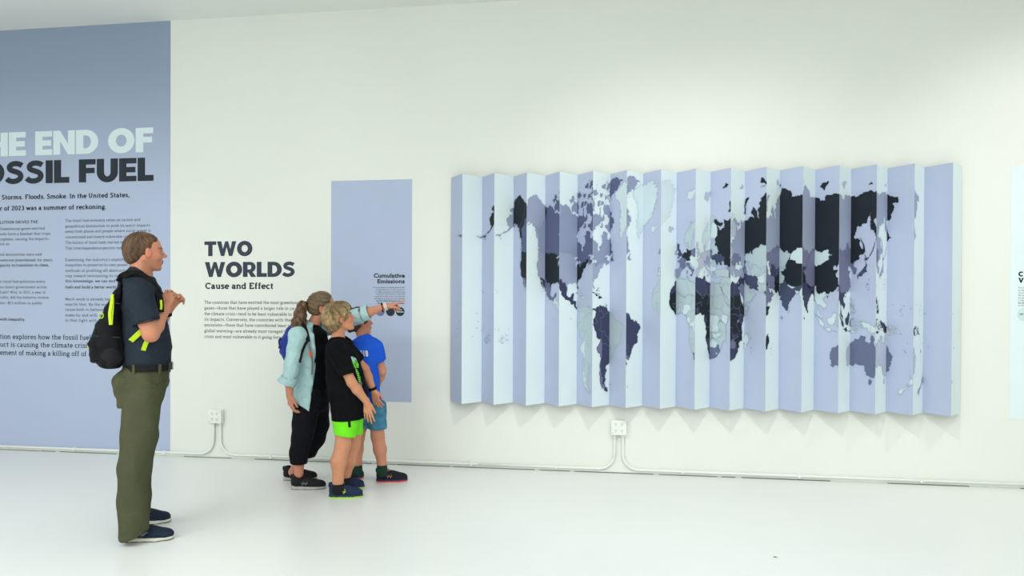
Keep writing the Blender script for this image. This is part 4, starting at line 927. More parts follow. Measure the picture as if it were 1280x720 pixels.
def hairmesh(fig, sd, h, name, dark, light, seed, freq=90, axis=None, amt=.6, parent=None, flow=None):
    """flow = (P, R, 'crown' or 'back'): strands run from the crown, or back to the tie"""
    m = mat('hair', (90, 70, 50), .55, .25, 60, attr=True, spec=.3)
    d, l = np.array(lin(dark)), np.array(lin(light))
    def col(V):
        U = V*np.array(axis if axis is not None else (1, 1, 1)); n = vnoise(U, freq, seed)+.5*vnoise(U, freq*2.7, seed+1)
        if flow:
            q = (V-flow[0](0, 0, 0))@flow[1].T; x, y, z = q.T
            if flow[2] == 'crown': ph = np.arctan2(y, x+.03); r = np.hypot(x+.03, y)+np.abs(z-.12)
            else: ph = np.arctan2(y, z-.02); r = -x
            W_ = ph+.22*vnoise(V, 26, seed+3)+.10*vnoise(V, 60, seed+5); n = (np.sin(W_*17+np.sin(ph*5))*.45+np.sin(W_*43+seed)*.45)*(.6+.5*vnoise(V, 30, seed+9))+.55*vnoise(V, 45, seed)+.25*np.sin(W_*97)
        t = np.clip(.5+amt*n, 0, 1)[:, None]; return d*(1-t)+l*t
    return fig.out(sd, name, m, h, parent, col)

def shoe(fig, heel, toe, up, solec, lace, mark=None, width=.046, height=1., collar=None, soleh=.022, midc=None, lab=None, kind='stripes', oh=.0065):
    g1 = ground(*heel); g2 = ground(*toe); d = g2-g1; d[2] = 0; Ln = np.linalg.norm(d); d /= Ln
    side = A3(-d[1], d[0], 0)
    if side@fig.e2 < 0: side = -side
    o = g1+side*width*.8; R = np.array([d, side, [0, 0, 1]])
    TW = lambda V: o+V@R
    f2 = Fig.__new__(Fig); f2.root = fig.root; f2.W = lambda P: TW(np.atleast_2d(P)); f2.B = o
    w = width; k = Ln/.29
    s = Sdf(); s.ell((.20*Ln, 0, .052), (.052*k, w*.80, .046*height), None, .02); s.ell((.42*Ln, 0, .044), (.10*k, w*.83, .046*height), None, .02)
    s.ell((.70*Ln, 0, .034), (.085*k, w*.98, .036), None, .02); s.ell((.86*Ln, 0, .030), (.040*k, w*.78, .027), None, .015)
    s.cap((.20*Ln, 0, .05), (.185*Ln, 0, .092*height), .040, .038, .015); s.cap((.03*Ln, 0, .088*height), (.035*Ln, 0, .105*height), .010, .008, .015)
    s.cap((.24*Ln, 0, .088*height), (.20*Ln, 0, .14), .031, .034, .006, 's')
    s.cut(lambda X, Y, Z: .018-Z+0*X+0*Y); s.cut(lambda X, Y, Z: Z-(.108*height-.35*np.maximum(X-.12*Ln, 0)*0)+0*X+0*Y)
    u = f2.out(s, 'shoe', up, .0038)
    if lab: u['label'] = lab
    s = Sdf(); s.ecap((.155*Ln, 0, .014), (.68*Ln, 0, .014), w*.86, .04, w*1.06, .04, (0, 1, 0), .01); s.ecap((.68*Ln, 0, .014), (.885*Ln, 0, .020), w*1.06, .04, w*.76, .034, (0, 1, 0), .01)
    s.cut(lambda X, Y, Z: -Z+.0035*np.clip((X-.75*Ln)*14, 0, 9)+0*Y, .002); s.cut(lambda X, Y, Z: Z-(soleh+.010*np.clip(1-X/(.45*Ln), 0, 1))+0*Y, .003)
    f2.out(s, 'sole', solec, .0038, u)
    if midc:
        s = Sdf(); s.ecap((.155*Ln, 0, .014), (.68*Ln, 0, .014), w*.88, .042, w*1.08, .042, (0, 1, 0), .01); s.ecap((.68*Ln, 0, .014), (.885*Ln, 0, .018), w*1.08, .042, w*.79, .036, (0, 1, 0), .01)
        s.cut(lambda X, Y, Z: -Z+.0+.0035*np.clip((X-.75*Ln)*14, 0, 9)+0*Y, .001); s.cut(lambda X, Y, Z: Z-oh+0*X+0*Y, .001)
        f2.out(s, 'outsole', midc, .0036, u)
    q = MB()
    for i in range(5):
        x = (.36+.055*i)*Ln; zt = (.093-.0085*i)*height**.5
        pts = [(x, -w*.62, zt-.016), (x+.004, -w*.30, zt+.002), (x, 0, zt+.0055), (x+.004, w*.30, zt+.002), (x, w*.62, zt-.016)]
        q.tube([TW(np.array(p)) for p in pts], .0024, 6)
    for sg in (-1, 1):
        c = A3(.355*Ln, sg*.012, .094*height**.5); loop = [c, c+A3(.012, sg*.016, .012), c+A3(.020, sg*.024, -.002), c+A3(.006, sg*.012, -.004), c]
        q.tube([TW(p) for p in spline(loop, 4)], .0018, 5)
    q.build('laces', lace, u, True)
    if mark:
        q = MB()
        for sg in (-1, 1):
            y = sg*w*1.02
            if kind == 'stripes':
                for i in range(3): 
                    x = (.40+.05*i)*Ln; q.tube([TW(A3(x, y*.98, .034)), TW(A3(x+.010, y*.93, .050)), TW(A3(x+.018, y*.76, .066))], .0026, 5)
            elif kind == 'sweep':
                P = [A3(.27*Ln, y*.95, .040), A3(.36*Ln, y*.97, .050), A3(.44*Ln, y*.93, .046), A3(.53*Ln, y*.90, .058)]
                q.tube([TW(p) for p in spline(P, 4)], .0042, 5); q.tube([TW(A3(.36*Ln, y*.94, .062)), TW(A3(.45*Ln, y*.90, .060))], .003, 5)
                q.tube([TW(A3(.40*Ln, y*.98, .036)), TW(A3(.48*Ln, y*.95, .044))], .003, 5)
            else:
                for i in range(2): q.tube([TW(A3((.36+.09*i)*Ln, y*.93, .034)), TW(A3((.42+.09*i)*Ln, y*.90, .052)), TW(A3((.39+.09*i)*Ln, y*.76, .066))], .0034, 5)
                q.tube([TW(A3(.34*Ln, y*.95, .052)), TW(A3(.52*Ln, y*.90, .046))], .003, 5)
        q.build('side_stripe', mark, u, True)
    return u

# ------------------------------------------------------------------ the man with the black backpack
m = Fig((190, 668), 'person', 'man with short brown hair in dark navy polo and olive trousers, hands clasped')
L = m.L
M_shirt = mat('polo_cloth', (42, 50, 60), .85, .12, 9, .4, 22, bdist=.025, spec=.1)
M_pants = mat('trouser_cloth', (80, 82, 61), .85, .10, 8, .5, 20, bdist=.03, spec=.1)
M_blackleather = mat('belt_leather', (16, 17, 18), .5, spec=.2)
M_black = mat('black_nylon', (24, 25, 28), .7, .2, 30, .2, 90, spec=.1)
M_lime = mat('lime_webbing', (196, 226, 40), .6, .05, 80)
M_steel = mat('steel', (160, 162, 160), .3, metal=1)
torso = [m.sec(350, 157, 195, .150), m.sec(362, 152, 201, .205), m.sec(384, 149.5, 206, .205), m.sec(410, 150, 210.5, .185), m.sec(436, 150, 214.5, .175), m.sec(457, 153, 213.5, .172)]
hip = [m.sec(455, 155, 212, .168), m.sec(476, 145.5, 211.5, .182), m.sec(496, 148, 206, .178)]
nl = [L(178, 500, -.095), L(174, 545, -.10), L(167.5, 584, -.115), L(166, 625, -.125), L(167, 668, -.135)]
fl = [L(177, 500, .085), L(176, 545, .10), L(171, 584, .115), L(172, 620, .125), L(172, 650, .135)]
sh_n, el_n, wr_n = L(173, 367, -.175), L(188.5, 417.5, -.22), L(206, 386, -.065)
sh_f, el_f, wr_f = L(176, 366, .175), L(193, 416, .19), L(209, 388, .04)
hc = L(180.5, 315, 0)
b = Sdf()
b.loft(torso, infl=-.014).loft(hip, infl=-.02)
b.ecap(L(166, 352), L(178, 338), .085, .06, .058, .056, capf=.5, k=.03); b.cap(L(176, 345), L(178, 322), .060, .056, .02)
for S_, E_, W_ in ((sh_n, el_n, wr_n), (sh_f, el_f, wr_f)):
    b.cap(S_+A3(0, 0, -.01), E_, .056, .045, .03); mid = E_*.68+W_*.32; b.cap(E_, mid, .044, .046, .015); b.cap(mid, W_, .045, .029, .015)
for lg in (nl, fl): b.chain(lg[:4]+[lg[4]+A3(-.012, .012 if lg is nl else 0, .055)], [.085, .07, .055, .05, .030], .02)
Pm, Rm = head(b, hc, (1, .04, .03), (-.03, 0, 1), 1.0, earx=.018)
hand(b, wr_n, (.28, .30, .92), (.25, .9, -.35), (-1, 0, .2), .98, ((25, 40, 25), (30, 42, 25), (34, 44, 28), (38, 45, 28)), 5, (30, 20, 15), .027)
hand(b, wr_f, (.55, -.18, .82), (.35, -.85, -.3), (-1, 0, .3), .98, ((35, 45, 25), (35, 50, 25), (38, 48, 28), (42, 50, 28)), 5, (35, 30, 20), .027)
m.out(b, 'body', M_skin, .0052, None, skincol((202, 136, 106), Pm, Rm, 1., hc, (96, 66, 46), (140, 100, 82), seed=1))
eyes(m, Pm, Rm, 1., ('grey', (70, 72, 66)))
# short receding hair
h = Sdf(); h.ell(Pm(-.017, 0, .031), (.100, .0785, .0895), Rm, .01); h.ell(Pm(-.055, 0, -.01), (.060, .066, .075), Rm, .02); h.ell(Pm(.018, 0, .030), (.068, .0695, .074), Rm, .02)
h.ell(Pm(.115, 0, -.010), (.062, .12, .105), Rm, .012, 's'); h.ell(Pm(.077, .075, .0), (.042, .04, .070), Rm, .012, 's'); h.ell(Pm(.077, -.075, .0), (.042, .04, .070), Rm, .012, 's')
h.ell(Pm(.035, 0, -.11), (.085, .12, .078), Rm, .012, 's'); h.ell(Pm(-.06, 0, -.135), (.09, .12, .065), Rm, .012, 's')
for y in (-1, 1): h.ell(Pm(.018, y*.08, -.020), (.017, .024, .034), Rm, .005, 's')
h.disp(lambda X, Y, Z: .0012*np.sin(210*X+60*Z)*np.sin(190*Z+90*Y))
hairmesh(m, h, .0042, 'hair', (46, 34, 28), (118, 86, 60), 3, 60, (1, 1, .6), .5, flow=(Pm, Rm, 'crown'))
# polo shirt
s = Sdf(); s.loft(torso)
s.ecap(L(166, 356), L(175, 344), .15, .085, .085, .068, capf=.4, k=.03)
for S_, E_ in ((sh_n, el_n), (sh_f, el_f)): s.cap(S_, E_, .074, .070, .03)
def sleevecut(S_, E_, t):
    c = S_+(E_-S_)*t; n = nrm(E_-S_); l = np.minimum(S_, E_)-.12
    def fn(X, Y, Z): return (X-c[0])*n[0]+(Y-c[1])*n[1]+(Z-c[2])*n[2]
    side = math.copysign(1, S_[1])
    return lambda X, Y, Z: np.minimum(fn(X, Y, Z), np.maximum(.0, .145-side*Y)+0*X+0*Z+(-.05 if False else 0)) if False else np.where(side*Y > .145, fn(X, Y, Z), -1.)+0*X
def cuts(sd, S_, E_, t, r_in, limit=None):
    """end a sleeve: remove the sleeve capsule beyond t and hollow its mouth"""
    c = S_+(E_-S_)*t; n = nrm(E_-S_)
    sd.cap(c+n*.105, E_+n*.10, .105, .105, .003, 's') if False else sd.box(c+n*.13, (.13, .10, .10), frame(n, (0, 1, .1)), .004, .004, 's')
    sd.cap(c-n*.02, c+n*.05, r_in, r_in, .004, 's')
cuts(s, sh_n, el_n, .70, .056); cuts(s, sh_f, el_f, .70, .056)
s.loft(torso[3:], k=.01)                       # the belly again, where the sleeve ends were removed
s.cut(lambda X, Y, Z, z=L(180, 457)[2]: z-Z+0*X+0*Y)
s.cap(L(178, 338), L(180, 330), .064, .064, .004, 's')
s.disp(folds([((22, 9, 30), 0, (6, 5, 9)), ((-16, 12, 38), 1.2, (5, 9, 4)), ((30, 20, 6), 2, (9, 3, 7))], .0035))
sh_o = m.out(s, 'polo_shirt', M_shirt, .006)
q = Sdf(); q.ecap(L(170, 346.5), L(176, 339.5), .078, .064, .070, .062, capf=.3, k=.01); q.ecap(L(182, 347), L(190, 353), .05, .02, .028, .014, capf=.5, k=.02)
q.ecap(L(172, 345), L(181, 331), .064, .056, .060, .054, capf=.8, op='s', k=.004); m.out(q, 'collar', M_shirt, .0045, sh_o)
m.tube('sleeve_hem', [sh_n+(el_n-sh_n)*.69+A3(.066*math.cos(t)*.95, .066*math.sin(t), .066*math.cos(t)*.25) for t in np.linspace(0, 2*math.pi, 13)], .0035, M_shirt, sh_o)
# trousers
s = Sdf(); s.loft(hip); s.cap(L(158, 488, -.07), L(157, 478, -.07), .065, .07, .03); s.cap(L(158, 488, .07), L(157, 478, .07), .065, .07, .03)
s.chain(nl, [.102, .094, .083, .078, .084], .025); s.chain(fl, [.100, .092, .080, .074, .076], .025)
s.cut(lambda X, Y, Z, z=L(180, 456)[2]: Z-z+0*X+0*Y)
zc = L(168, 671, -.13)[2]; xh = L(168, 671, -.13)[0]; s.cut(lambda X, Y, Z: np.where(Y < .0, zc+.004+.30*np.clip(X-xh+.02, -.1, .12)-Z, zc+.055-Z-.1*X)+0*X, .004, A3(-1, -1, -1), A3(1, 1, .3))
s.cap(nl[-1]+A3(.0, 0, -.03), nl[-1]+A3(0, 0, -.12), .066, .074, .004, 's'); s.cap(fl[-1]+A3(0, 0, -.03), fl[-1]+A3(0, 0, -.12), .06, .062, .004, 's')
s.disp(folds([((52, 12, 11), 0, (7, 5, 7)), ((36, -14, 8), 1.0, (7, 9, 5)), ((-44, 16, 17), 2.2, (9, 3, 9))], .007))
tr = m.out(s, 'trousers', M_pants, .006)
# rear pocket, front pocket seam, belt loops
q = Sdf(); pc = L(158, 494, -.135); q.box(pc, (.058, .012, .075), frame((1, -.55, .05), (.05, 0, 1)), .012, .01); m.out(q, 'rear_pocket', M_pants, .005, tr)
m.tube('pocket_seam', [L(186, 466, -.175), L(188, 476, -.18), L(197, 480, -.165), L(206, 476, -.12)], .0025, M_pants, tr)
bz = L(180, 458)[2]; (bc, bw, bd) = m.sec(457, 156, 212.5, .172)
def ringpts(c, wd, dd, z, n=40, a0=0, a1=360): return [A3(c[0]+dd*math.cos(math.radians(a)), c[1]+wd*math.sin(math.radians(a)), z) for a in np.linspace(a0, a1, n)]
def band(fig, name, pts, hw, th, mt, parent=None):
    """flat strap: rectangular section, its height along z"""
    q = MB(); P = [fig.W(p)[0] for p in pts]; V = []
    for i, p in enumerate(P):
        t = P[min(i+1, len(P)-1)]-P[max(i-1, 0)]; t[2] = 0; t /= max(np.linalg.norm(t), 1e-9); o = A3(t[1], -t[0], 0)
        for (dz, do) in ((-hw, -th), (-hw, th), (hw, th), (hw, -th)): V.append(p+A3(0, 0, dz)+o*do)
    F = []
    for i in range(len(P)-1):
        for k in range(4): F.append((i*4+k, i*4+(k+1) % 4, (i+1)*4+(k+1) % 4, (i+1)*4+k))
    F += [(3, 2, 1, 0), tuple((len(P)-1)*4+k for k in range(4))]
    q.add(V, F); return q.build(name, mt, parent if parent is not None else fig.root)
bl = band(m, 'belt', ringpts(bc, bw+.010, bd+.010, bz), .019, .003, M_blackleather)
band(m, 'buckle', ringpts(bc, bw+.0165, bd+.0165, bz, 5, -14, 14), .022, .0025, M_steel, bl)
for a in (-122, -62, -30, 62, 122):
    q = ringpts(bc, bw+.015, bd+.015, bz-.004, 2, a-3.2, a+3.2); band(m, 'belt_loop', q, .027, .002, M_pants, tr)
band(m, 'wristwatch', [wr_f+A3(-.008, 0, -.020)+A3(.031*math.cos(t), .031*math.sin(t), .012*math.sin(t)) for t in np.linspace(0, 2*math.pi, 20)], .010, .004, M_black)
M_shoe_navy = mat('navy_knit', (30, 42, 62), .8, .3, 120, .3, 260); M_sole_white = mat('sole_offwhite', (222, 220, 205), .6)
for hp, tp in (((150, 679), (214.5, 676)), ((160, 657), (211, 654))):
    shoe(m, hp, tp, M_shoe_navy, M_sole_white, mat('lace_dark', (40, 48, 60), .8), mat('shoe_mark_grey', (120, 142, 160), .6), .048, 1.05, kind='sweep', midc=mat('outsole_dark', (50, 52, 54), .8))

# backpack: rests on his back, a thing of its own
bp = Fig.__new__(Fig); bp.B, bp.e1, bp.e2 = m.B, m.e1, m.e2
bp.root = empty('backpack', tuple(m.W(L(140, 460))[0]), "black backpack with lime green trim worn on the man's back", 'backpack')
s = Sdf()
s.loft([m.sec(350, 148.5, 158, .07), m.sec(366, 143, 155, .10), m.sec(388, 131.5, 154, .13), m.sec(408, 120.5, 157, .145), m.sec(430, 113, 162, .15), m.sec(447, 114, 161, .145), m.sec(456, 121, 152, .12)], k=.03)
s.disp(folds([((20, 14, 30), 0, (6, 9, 9)), ((-26, 12, 18), 1, (5, 4, 14))], .005))
s.loft(torso, k=.004, infl=.003, op='s')
bag = bp.out(s, 'bag_body', M_black, .0062)
s = Sdf(); s.loft([m.sec(408, 119, 131, .10), m.sec(430, 110.8, 130, .115), m.sec(450, 112.5, 134, .11)], k=.03); bp.out(s, 'front_pocket', M_black, .006, bag)
mesh_dark = mat('mesh_pocket', (30, 31, 35), .9, .4, 160)
s = Sdf(); s.loft([m.sec(434, 122, 158, .155), m.sec(446, 119, 160, .158), m.sec(456, 124, 150, .13)], k=.02); s.loft(torso, k=.004, infl=.004, op='s'); bp.out(s, 'side_pocket', mesh_dark, .006, bag)
def strap(fig, name, pts, hw, th, mt, nrmv, parent=None, sub=5):
    """flat webbing along a path; nrmv = direction its flat face looks at"""
    P = [fig.W(p)[0] for p in spline(pts, sub)]; n0 = fig.W(nrmv)[0]-fig.B; V = []; q = MB()
    for i, p in enumerate(P):
        t = P[min(i+1, len(P)-1)]-P[max(i-1, 0)]; t /= max(np.linalg.norm(t), 1e-9); s_ = np.cross(t, n0); s_ /= max(np.linalg.norm(s_), 1e-9); o = np.cross(s_, t)
        for (ds, do) in ((-hw, -th), (hw, -th), (hw, th), (-hw, th)): V.append(p+s_*ds+o*do)
    F = []
    for i in range(len(P)-1):
        for k in range(4): F.append((i*4+k, i*4+(k+1) % 4, (i+1)*4+(k+1) % 4, (i+1)*4+k))
    F += [(3, 2, 1, 0), tuple((len(P)-1)*4+k for k in range(4))]
    q.add(V, F); return q.build(name, mt, parent if parent is not None else fig.root)
strap(bp, 'shoulder_strap', [L(150, 352, -.09), L(155, 345, -.105), L(165, 341.5, -.11), L(176, 343, -.115), L(186, 350, -.125), L(194, 361, -.14), L(199, 374, -.15), L(200, 390, -.155)], .024, .007, M_black, (.5, -.5, .7))
strap(bp, 'shoulder_strap', [L(152, 352, .09), L(158, 344, .10), L(170, 341, .11), L(182, 346, .115), L(192, 356, .125), L(201, 370, .14), L(206, 390, .14)], .024, .007, M_black, (.5, .5, .7))
strap(bp, 'strap_adjuster', [L(201, 375, -.162), L(201.5, 382, -.166), L(201, 387, -.166)], .006, .004, M_lime, (.2, -1, 0))
strap(bp, 'grab_loop', [L(150.5, 351, -.08), L(150.2, 345, -.09), L(152.5, 341.5, -.09), L(154.5, 344, -.085), L(152, 351, -.08)], .007, .003, M_lime, (.0, -1, .1))
strap(bp, 'zip_pull', [L(140.5, 368, -.135), L(139, 380, -.150), L(137.2, 392, -.162), L(138.2, 406, -.165)], .0075, .003, M_lime, (-.2, -1, 0))
strap(bp, 'zip_pull', [L(141.5, 372, -.135), L(141, 385, -.150), L(139.5, 406, -.164)], .005, .003, M_lime, (-.2, -1, 0))
for px, py, bb in ((126.5, 394.5, -.10), (112.8, 432.5, -.06)):
    c = L(px, py, bb); q = MB(); q.tube([bp.W(c+A3(.011*math.cos(t), 0, .015*math.sin(t)))[0] for t in np.linspace(0, 2*math.pi, 15)], .0032, 6); q.build('cord_loop', M_lime, bp.root, True)
strap(bp, 'side_strap', [L(163.5, 426, -.165), L(169.5, 420.5, -.188), L(176.5, 414, -.195)], .014, .0025, M_lime, (.2, -1, -.1))
strap(bp, 'side_strap', [L(179, 438, -.180), L(181.5, 431, -.188), L(185, 424, -.20)], .012, .0025, M_lime, (.2, -1, -.1))
for zz, (x0, x1) in ((378, (138, 150)), (420, (118, 150))):
    m_ = [L(x0+(x1-x0)*t, zz+2*t, -.115-.04*t) for t in (0, .33, .66, 1)]
    bp.tube('zip_seam', m_, .0022, mat('zip_grey', (52, 54, 58), .6), None)

# ------------------------------------------------------------------ the pointing woman
w = Fig((378, 607), 'person', 'woman with brown ponytail in open mint denim shirt over black, pointing at the wall')
L = w.L
M_denim = mat('denim_mint', (178, 212, 214), .85, .06, 14, .55, 26, bdist=.03, spec=.1)
M_blackc = mat('black_cotton', (16, 17, 20), .9, .15, 20, .5, 22, bdist=.03, spec=.1)
M_blackp = mat('black_trouser', (22, 23, 28), .85, .12, 12, .5, 22, bdist=.03, spec=.1)
torso = [w.sec(408, 380, 400, .10), w.sec(417, 373, 408, .165), w.sec(434, 370, 413, .165), w.sec(455, 370, 412.5, .148), w.sec(478, 370, 411, .145)]
hip = [w.sec(476, 370, 411, .145), w.sec(495, 367.5, 411, .168), w.sec(508, 367, 410.5, .170)]
nl = [L(383, 512, -.08), L(380, 530, -.085), L(377.5, 548, -.09), L(374, 565, -.095), L(373.5, 580, -.10)]
nlf = L(373.5, 592, -.10)
fl = [L(396, 512, .08), L(398, 530, .09), L(394, 548, .095), L(384, 565, .10), L(374, 578, .11)]
flf = L(366, 590, .12)
sh_n, el_n, wr_n = L(372, 420, -.165), L(362, 465, -.205), L(362, 494, -.20)
sh_f, el_f, wr_f = L(403, 412, .11), L(449, 394.5, -.09), L(482, 383, -.13)
hc = L(403, 384.5, 0)
b = Sdf(); b.loft(torso, infl=-.012).loft(hip, infl=-.015)
b.cap(L(387, 414), L(397, 396), .048, .046, .03)
for S_, E_, W_ in ((sh_n, el_n, wr_n), (sh_f, el_f, wr_f)):
    b.cap(S_+A3(0, 0, -.01), E_, .045, .037, .03); mid = E_*.65+W_*.35; b.cap(E_, mid, .036, .037, .015); b.cap(mid, W_, .037, .023, .015)
b.chain(nl+[nlf], [.075, .06, .05, .045, .036, .034], .02); b.chain(fl+[flf], [.075, .06, .05, .045, .036, .034], .02)
wf = (.97, .12, -.10)
Pw, Rw = head(b, hc, wf, (.20, 0, 1), .95, earx=-.020)
hand(b, wr_n, (.10, .05, -1), (.85, .45, .1), (.6, -.5, 0), .90, ((20, 30, 20), (22, 32, 20), (26, 34, 22), (30, 36, 22)), 4, (28, 20, 15), .022)
hfw = nrm(L(500, 377.5, -.15)-wr_f)
hand(b, wr_f, hfw, (.10, .15, -1), (.1, -1, .1), .90, ((-6, 4, 4), (62, 80, 40), (66, 82, 40), (70, 80, 40)), 4, (30, 35, 30), .022)
w.out(b, 'body', M_skin, .0050, None, skincol((202, 138, 112), Pw, Rw, .95, hc, (92, 66, 48), None, seed=2))
eyes(w, Pw, Rw, .95, ('brown', (74, 52, 38)))
h = Sdf(); h.ell(Pw(-.014, 0, .032), (.106, .083, .094), Rw, .01); h.ell(Pw(.022, 0, .034), (.068, .073, .080), Rw, .02); h.ell(Pw(-.05, 0, .0), (.068, .072, .078), Rw, .02)
h.ell(Pw(.106, 0, .006), (.076, .13, .122), Rw, .012, 's'); h.ell(Pw(.045, 0, -.105), (.085, .13, .085), Rw, .012, 's'); h.ell(Pw(-.075, 0, -.145), (.10, .12, .075), Rw, .012, 's')
for y in (-1, 1): h.ell(Pw(-.016, y*.084, -.020), (.026, .026, .036), Rw, .006, 's')
h.disp(lambda X, Y, Z: .0022*np.sin(170*Z+70*X+3*np.sin(20*X)))
hair = hairmesh(w, h, .0045, 'hair', (66, 52, 40), (140, 118, 88), 5, 120, (.3, .8, 1.6), .45, flow=(Pw, Rw, 'back'))
h = Sdf(); pt_ = [L(383.5, 381, -.02), L(378, 382, -.04), L(374.5, 392, -.07), L(373, 403, -.10), L(371, 413, -.13), L(368.5, 421, -.14)]
h.chain(pt_, [.020, .032, .040, .040, .034, .014], .02); h.chain([L(380, 386, -.05), L(377, 398, -.09), L(379, 408, -.12), L(375, 417, -.15)], [.02, .03, .024, .008], .02); h.chain([L(376, 388, -.05), L(369, 402, -.09), L(365.5, 415, -.11)], [.02, .026, .008], .02)
h.disp(lambda X, Y, Z: .005*np.sin(70*Z+30*X+2*np.sin(30*X+25*Y))*np.sin(85*X+10*Z+60*Y))
hairmesh(w, h, .0045, 'ponytail', (50, 36, 28), (128, 96, 70), 6, 130, (1.3, 1.3, .35), parent=hair)
w.tube('hair_tie', [L(382.5, 383)+A3(0, .022*math.cos(t), .022*math.sin(t)) for t in np.linspace(0, 2*math.pi, 12)], .006, mat('hair_tie_cream', (222, 210, 186), .7), hair)
# black tank top and trousers
s = Sdf(); s.loft(torso, infl=.0).loft(hip, infl=.002); s.cut(lambda X, Y, Z, c=L(396, 405): (Z-c[2])+(X-c[0])*.5+0*Y); s.cut(lambda X, Y, Z, z=L(390, 486)[2]: z-Z+0*X+0*Y)
s.disp(folds([((20, 9, 22), 0, (6, 5, 9)), ((-16, 22, 18), 1.2, (5, 9, 4))], .003)); w.out(s, 'black_top', M_blackc, .006)
s = Sdf(); s.loft(hip, infl=.004); s.chain(nl, [.098, .082, .074, .066, .062], .03); s.chain(fl, [.092, .080, .072, .064, .058], .03)
s.cut(lambda X, Y, Z, z=L(390, 480)[2]: Z-z+0*X+0*Y); s.cut(lambda X, Y, Z, z=L(373, 579, -.1)[2]: z-Z+0*X+0*Y)
s.cap(nl[-1], nl[-1]-A3(0, 0, .12), .050, .05, .004, 's'); s.cap(fl[-1], fl[-1]-A3(0, 0, .12), .046, .046, .004, 's')
s.disp(folds([((10, 8, 26), 0, (5, 4, 8)), ((20, -14, 14), 1.0, (7, 9, 5))], .004)); w.out(s, 'trousers', M_blackp, .006)
# open mint shirt
sh = [w.sec(408, 379, 402, .115), w.sec(418, 371, 410, .180), w.sec(434, 367.5, 415, .182), w.sec(455, 367, 413.5, .168), w.sec(478, 366, 413, .170), w.sec(497, 363.5, 414, .202), w.sec(512, 364, 413, .208)]
s = Sdf(); s.loft(sh, k=.02); s.cap(sh_n, el_n+(wr_n-el_n)*.25, .060, .050, .03); s.cap(L(385, 412, -.05), L(373, 419, -.15), .05, .06, .03)
s.cap(sh_f, el_f, .062, .056, .03); s.cap(L(390, 411, .04), L(402, 413, .11), .05, .06, .03)
n_ = nrm(el_f-sh_f)
s.loft(torso, k=.004, infl=.003, op='s'); s.loft(hip, k=.004, infl=.006, op='s')
def opening(X, Y, Z):       # keep the shirt behind its open front edge
    zt, zm, zb = L(391, 402)[2], L(394, 445)[2], L(384, 512)[2]
    xe = np.interp(Z, [zb, zm, zt], [L(386, 512, -.1)[0], L(394.5, 445, -.12)[0], L(391.5, 402, -.08)[0]])
    return np.where(Z > L(404, 409)[2]-.9, X-xe, -1)+0*Y
op = opening
s.cut(lambda X, Y, Z: np.where((X > L(413, 410)[0]) & (Z > sh_f[2]-.12), -1., op(X, Y, Z)), .004)
s.cut(lambda X, Y, Z: (L(366, 497)[2]-(X-L(366, 497)[0])*.72-Z)+0*Y, .004, A3(-1, -1, -1), A3(1, 1, L(366, 480)[2]))
s.cap(sh_f, el_f, .062, .056, .02); s.cap(L(396, 412, .06), sh_f, .06, .062, .03); s.cap(sh_n, el_n+(wr_n-el_n)*.20, .060, .050, .02)
s.cap(el_n+(wr_n-el_n)*.30, wr_n, .048, .048, .004, 's'); s.cap(el_f+n_*.005, wr_f, .046, .045, .004, 's')
s.cap(L(388, 414), L(399, 395), .056, .060, .006, 's')
s.disp(folds([((30, 20, 40), 0, (9, 5, 14)), ((-26, 22, 52), 1.2, (8, 9, 9)), ((40, -30, 18), 2, (9, 13, 7))], .0055))
so = w.out(s, 'denim_shirt', M_denim, .0055)
def cuff(fig, c, ax, r0, r1, ln, mt, par, hole):
    s = Sdf(); ax = nrm(ax); s.cap(c-ax*ln, c+ax*ln, r0, r1, .01); s.cap(c-ax*.3, c+ax*.3, hole, hole, .006, 's')
    for sg in (-1, 1): s.cut(lambda X, Y, Z, sg=sg: sg*((X-c[0])*ax[0]+(Y-c[1])*ax[1]+(Z-c[2])*ax[2])-ln, .006)
    s.disp(folds([((50, 30, 40), 0, (9, 5, 14))], .004)); return fig.out(s, 'rolled_cuff', mt, .005, par)
cuff(w, el_n+(wr_n-el_n)*.42+A3(-.012, 0, .012), (wr_n-el_n)+A3(-.10, 0, 0), .058, .070, .034, M_denim, so, .050)
cuff(w, el_f+n_*.055, wr_f-el_f, .061, .063, .028, M_denim, so, .045)
for sg in (-1,):
    q = Sdf(); q.ecap(L(385, 404, -.045), L(391, 414, -.075), .028, .010, .012, .008, (.8, .3, -.5), .01, capf=.5); w.out(q, 'collar', M_denim, .0045, so)
q = Sdf(); q.ecap(L(405, 404, .06), L(409, 416, .08), .026, .010, .012, .008, (.8, .3, -.5), .01, capf=.5); w.out(q, 'collar', M_denim, .0045, so)
q = Sdf(); q.chain([L(384, 403.5, .0), L(383, 406, -.06)], [.022, .024], .01); q.cap(L(384, 403.5, .0), L(384, 406, .06), .022, .024, .01); w.out(q, 'collar', M_denim, .0045, so)
w.tube('button_placket', [L(393, 412, -.118), L(395, 430, -.138), L(394.5, 450, -.142), L(390.5, 480, -.158), L(385.5, 506, -.165)], .006, M_denim, so)
M_gar = mat('metal_buckle_grey', (120, 122, 124), .4, metal=.6)
band(w, 'wristwatch', [wr_f-nrm(hfw)*.028+(A3(-.2, .1, 1)*.029*math.cos(t)+A3(.0, 1, 0)*.026*math.sin(t)) for t in np.linspace(0, 2*math.pi, 20)], .008, .004, M_black)
q = MB(); f_ = nrm(wr_f-el_f)
for dx in (-.006, .006):
    u_ = nrm(A3(0, 0, 1)-f_*f_[2]); v_ = np.cross(f_, u_)
    q.tube([w.W(wr_f+f_*dx+u_*.0275*math.cos(t)+v_*.0265*math.sin(t))[0] for t in np.linspace(0, 2*math.pi, 20)], .0045, 6)
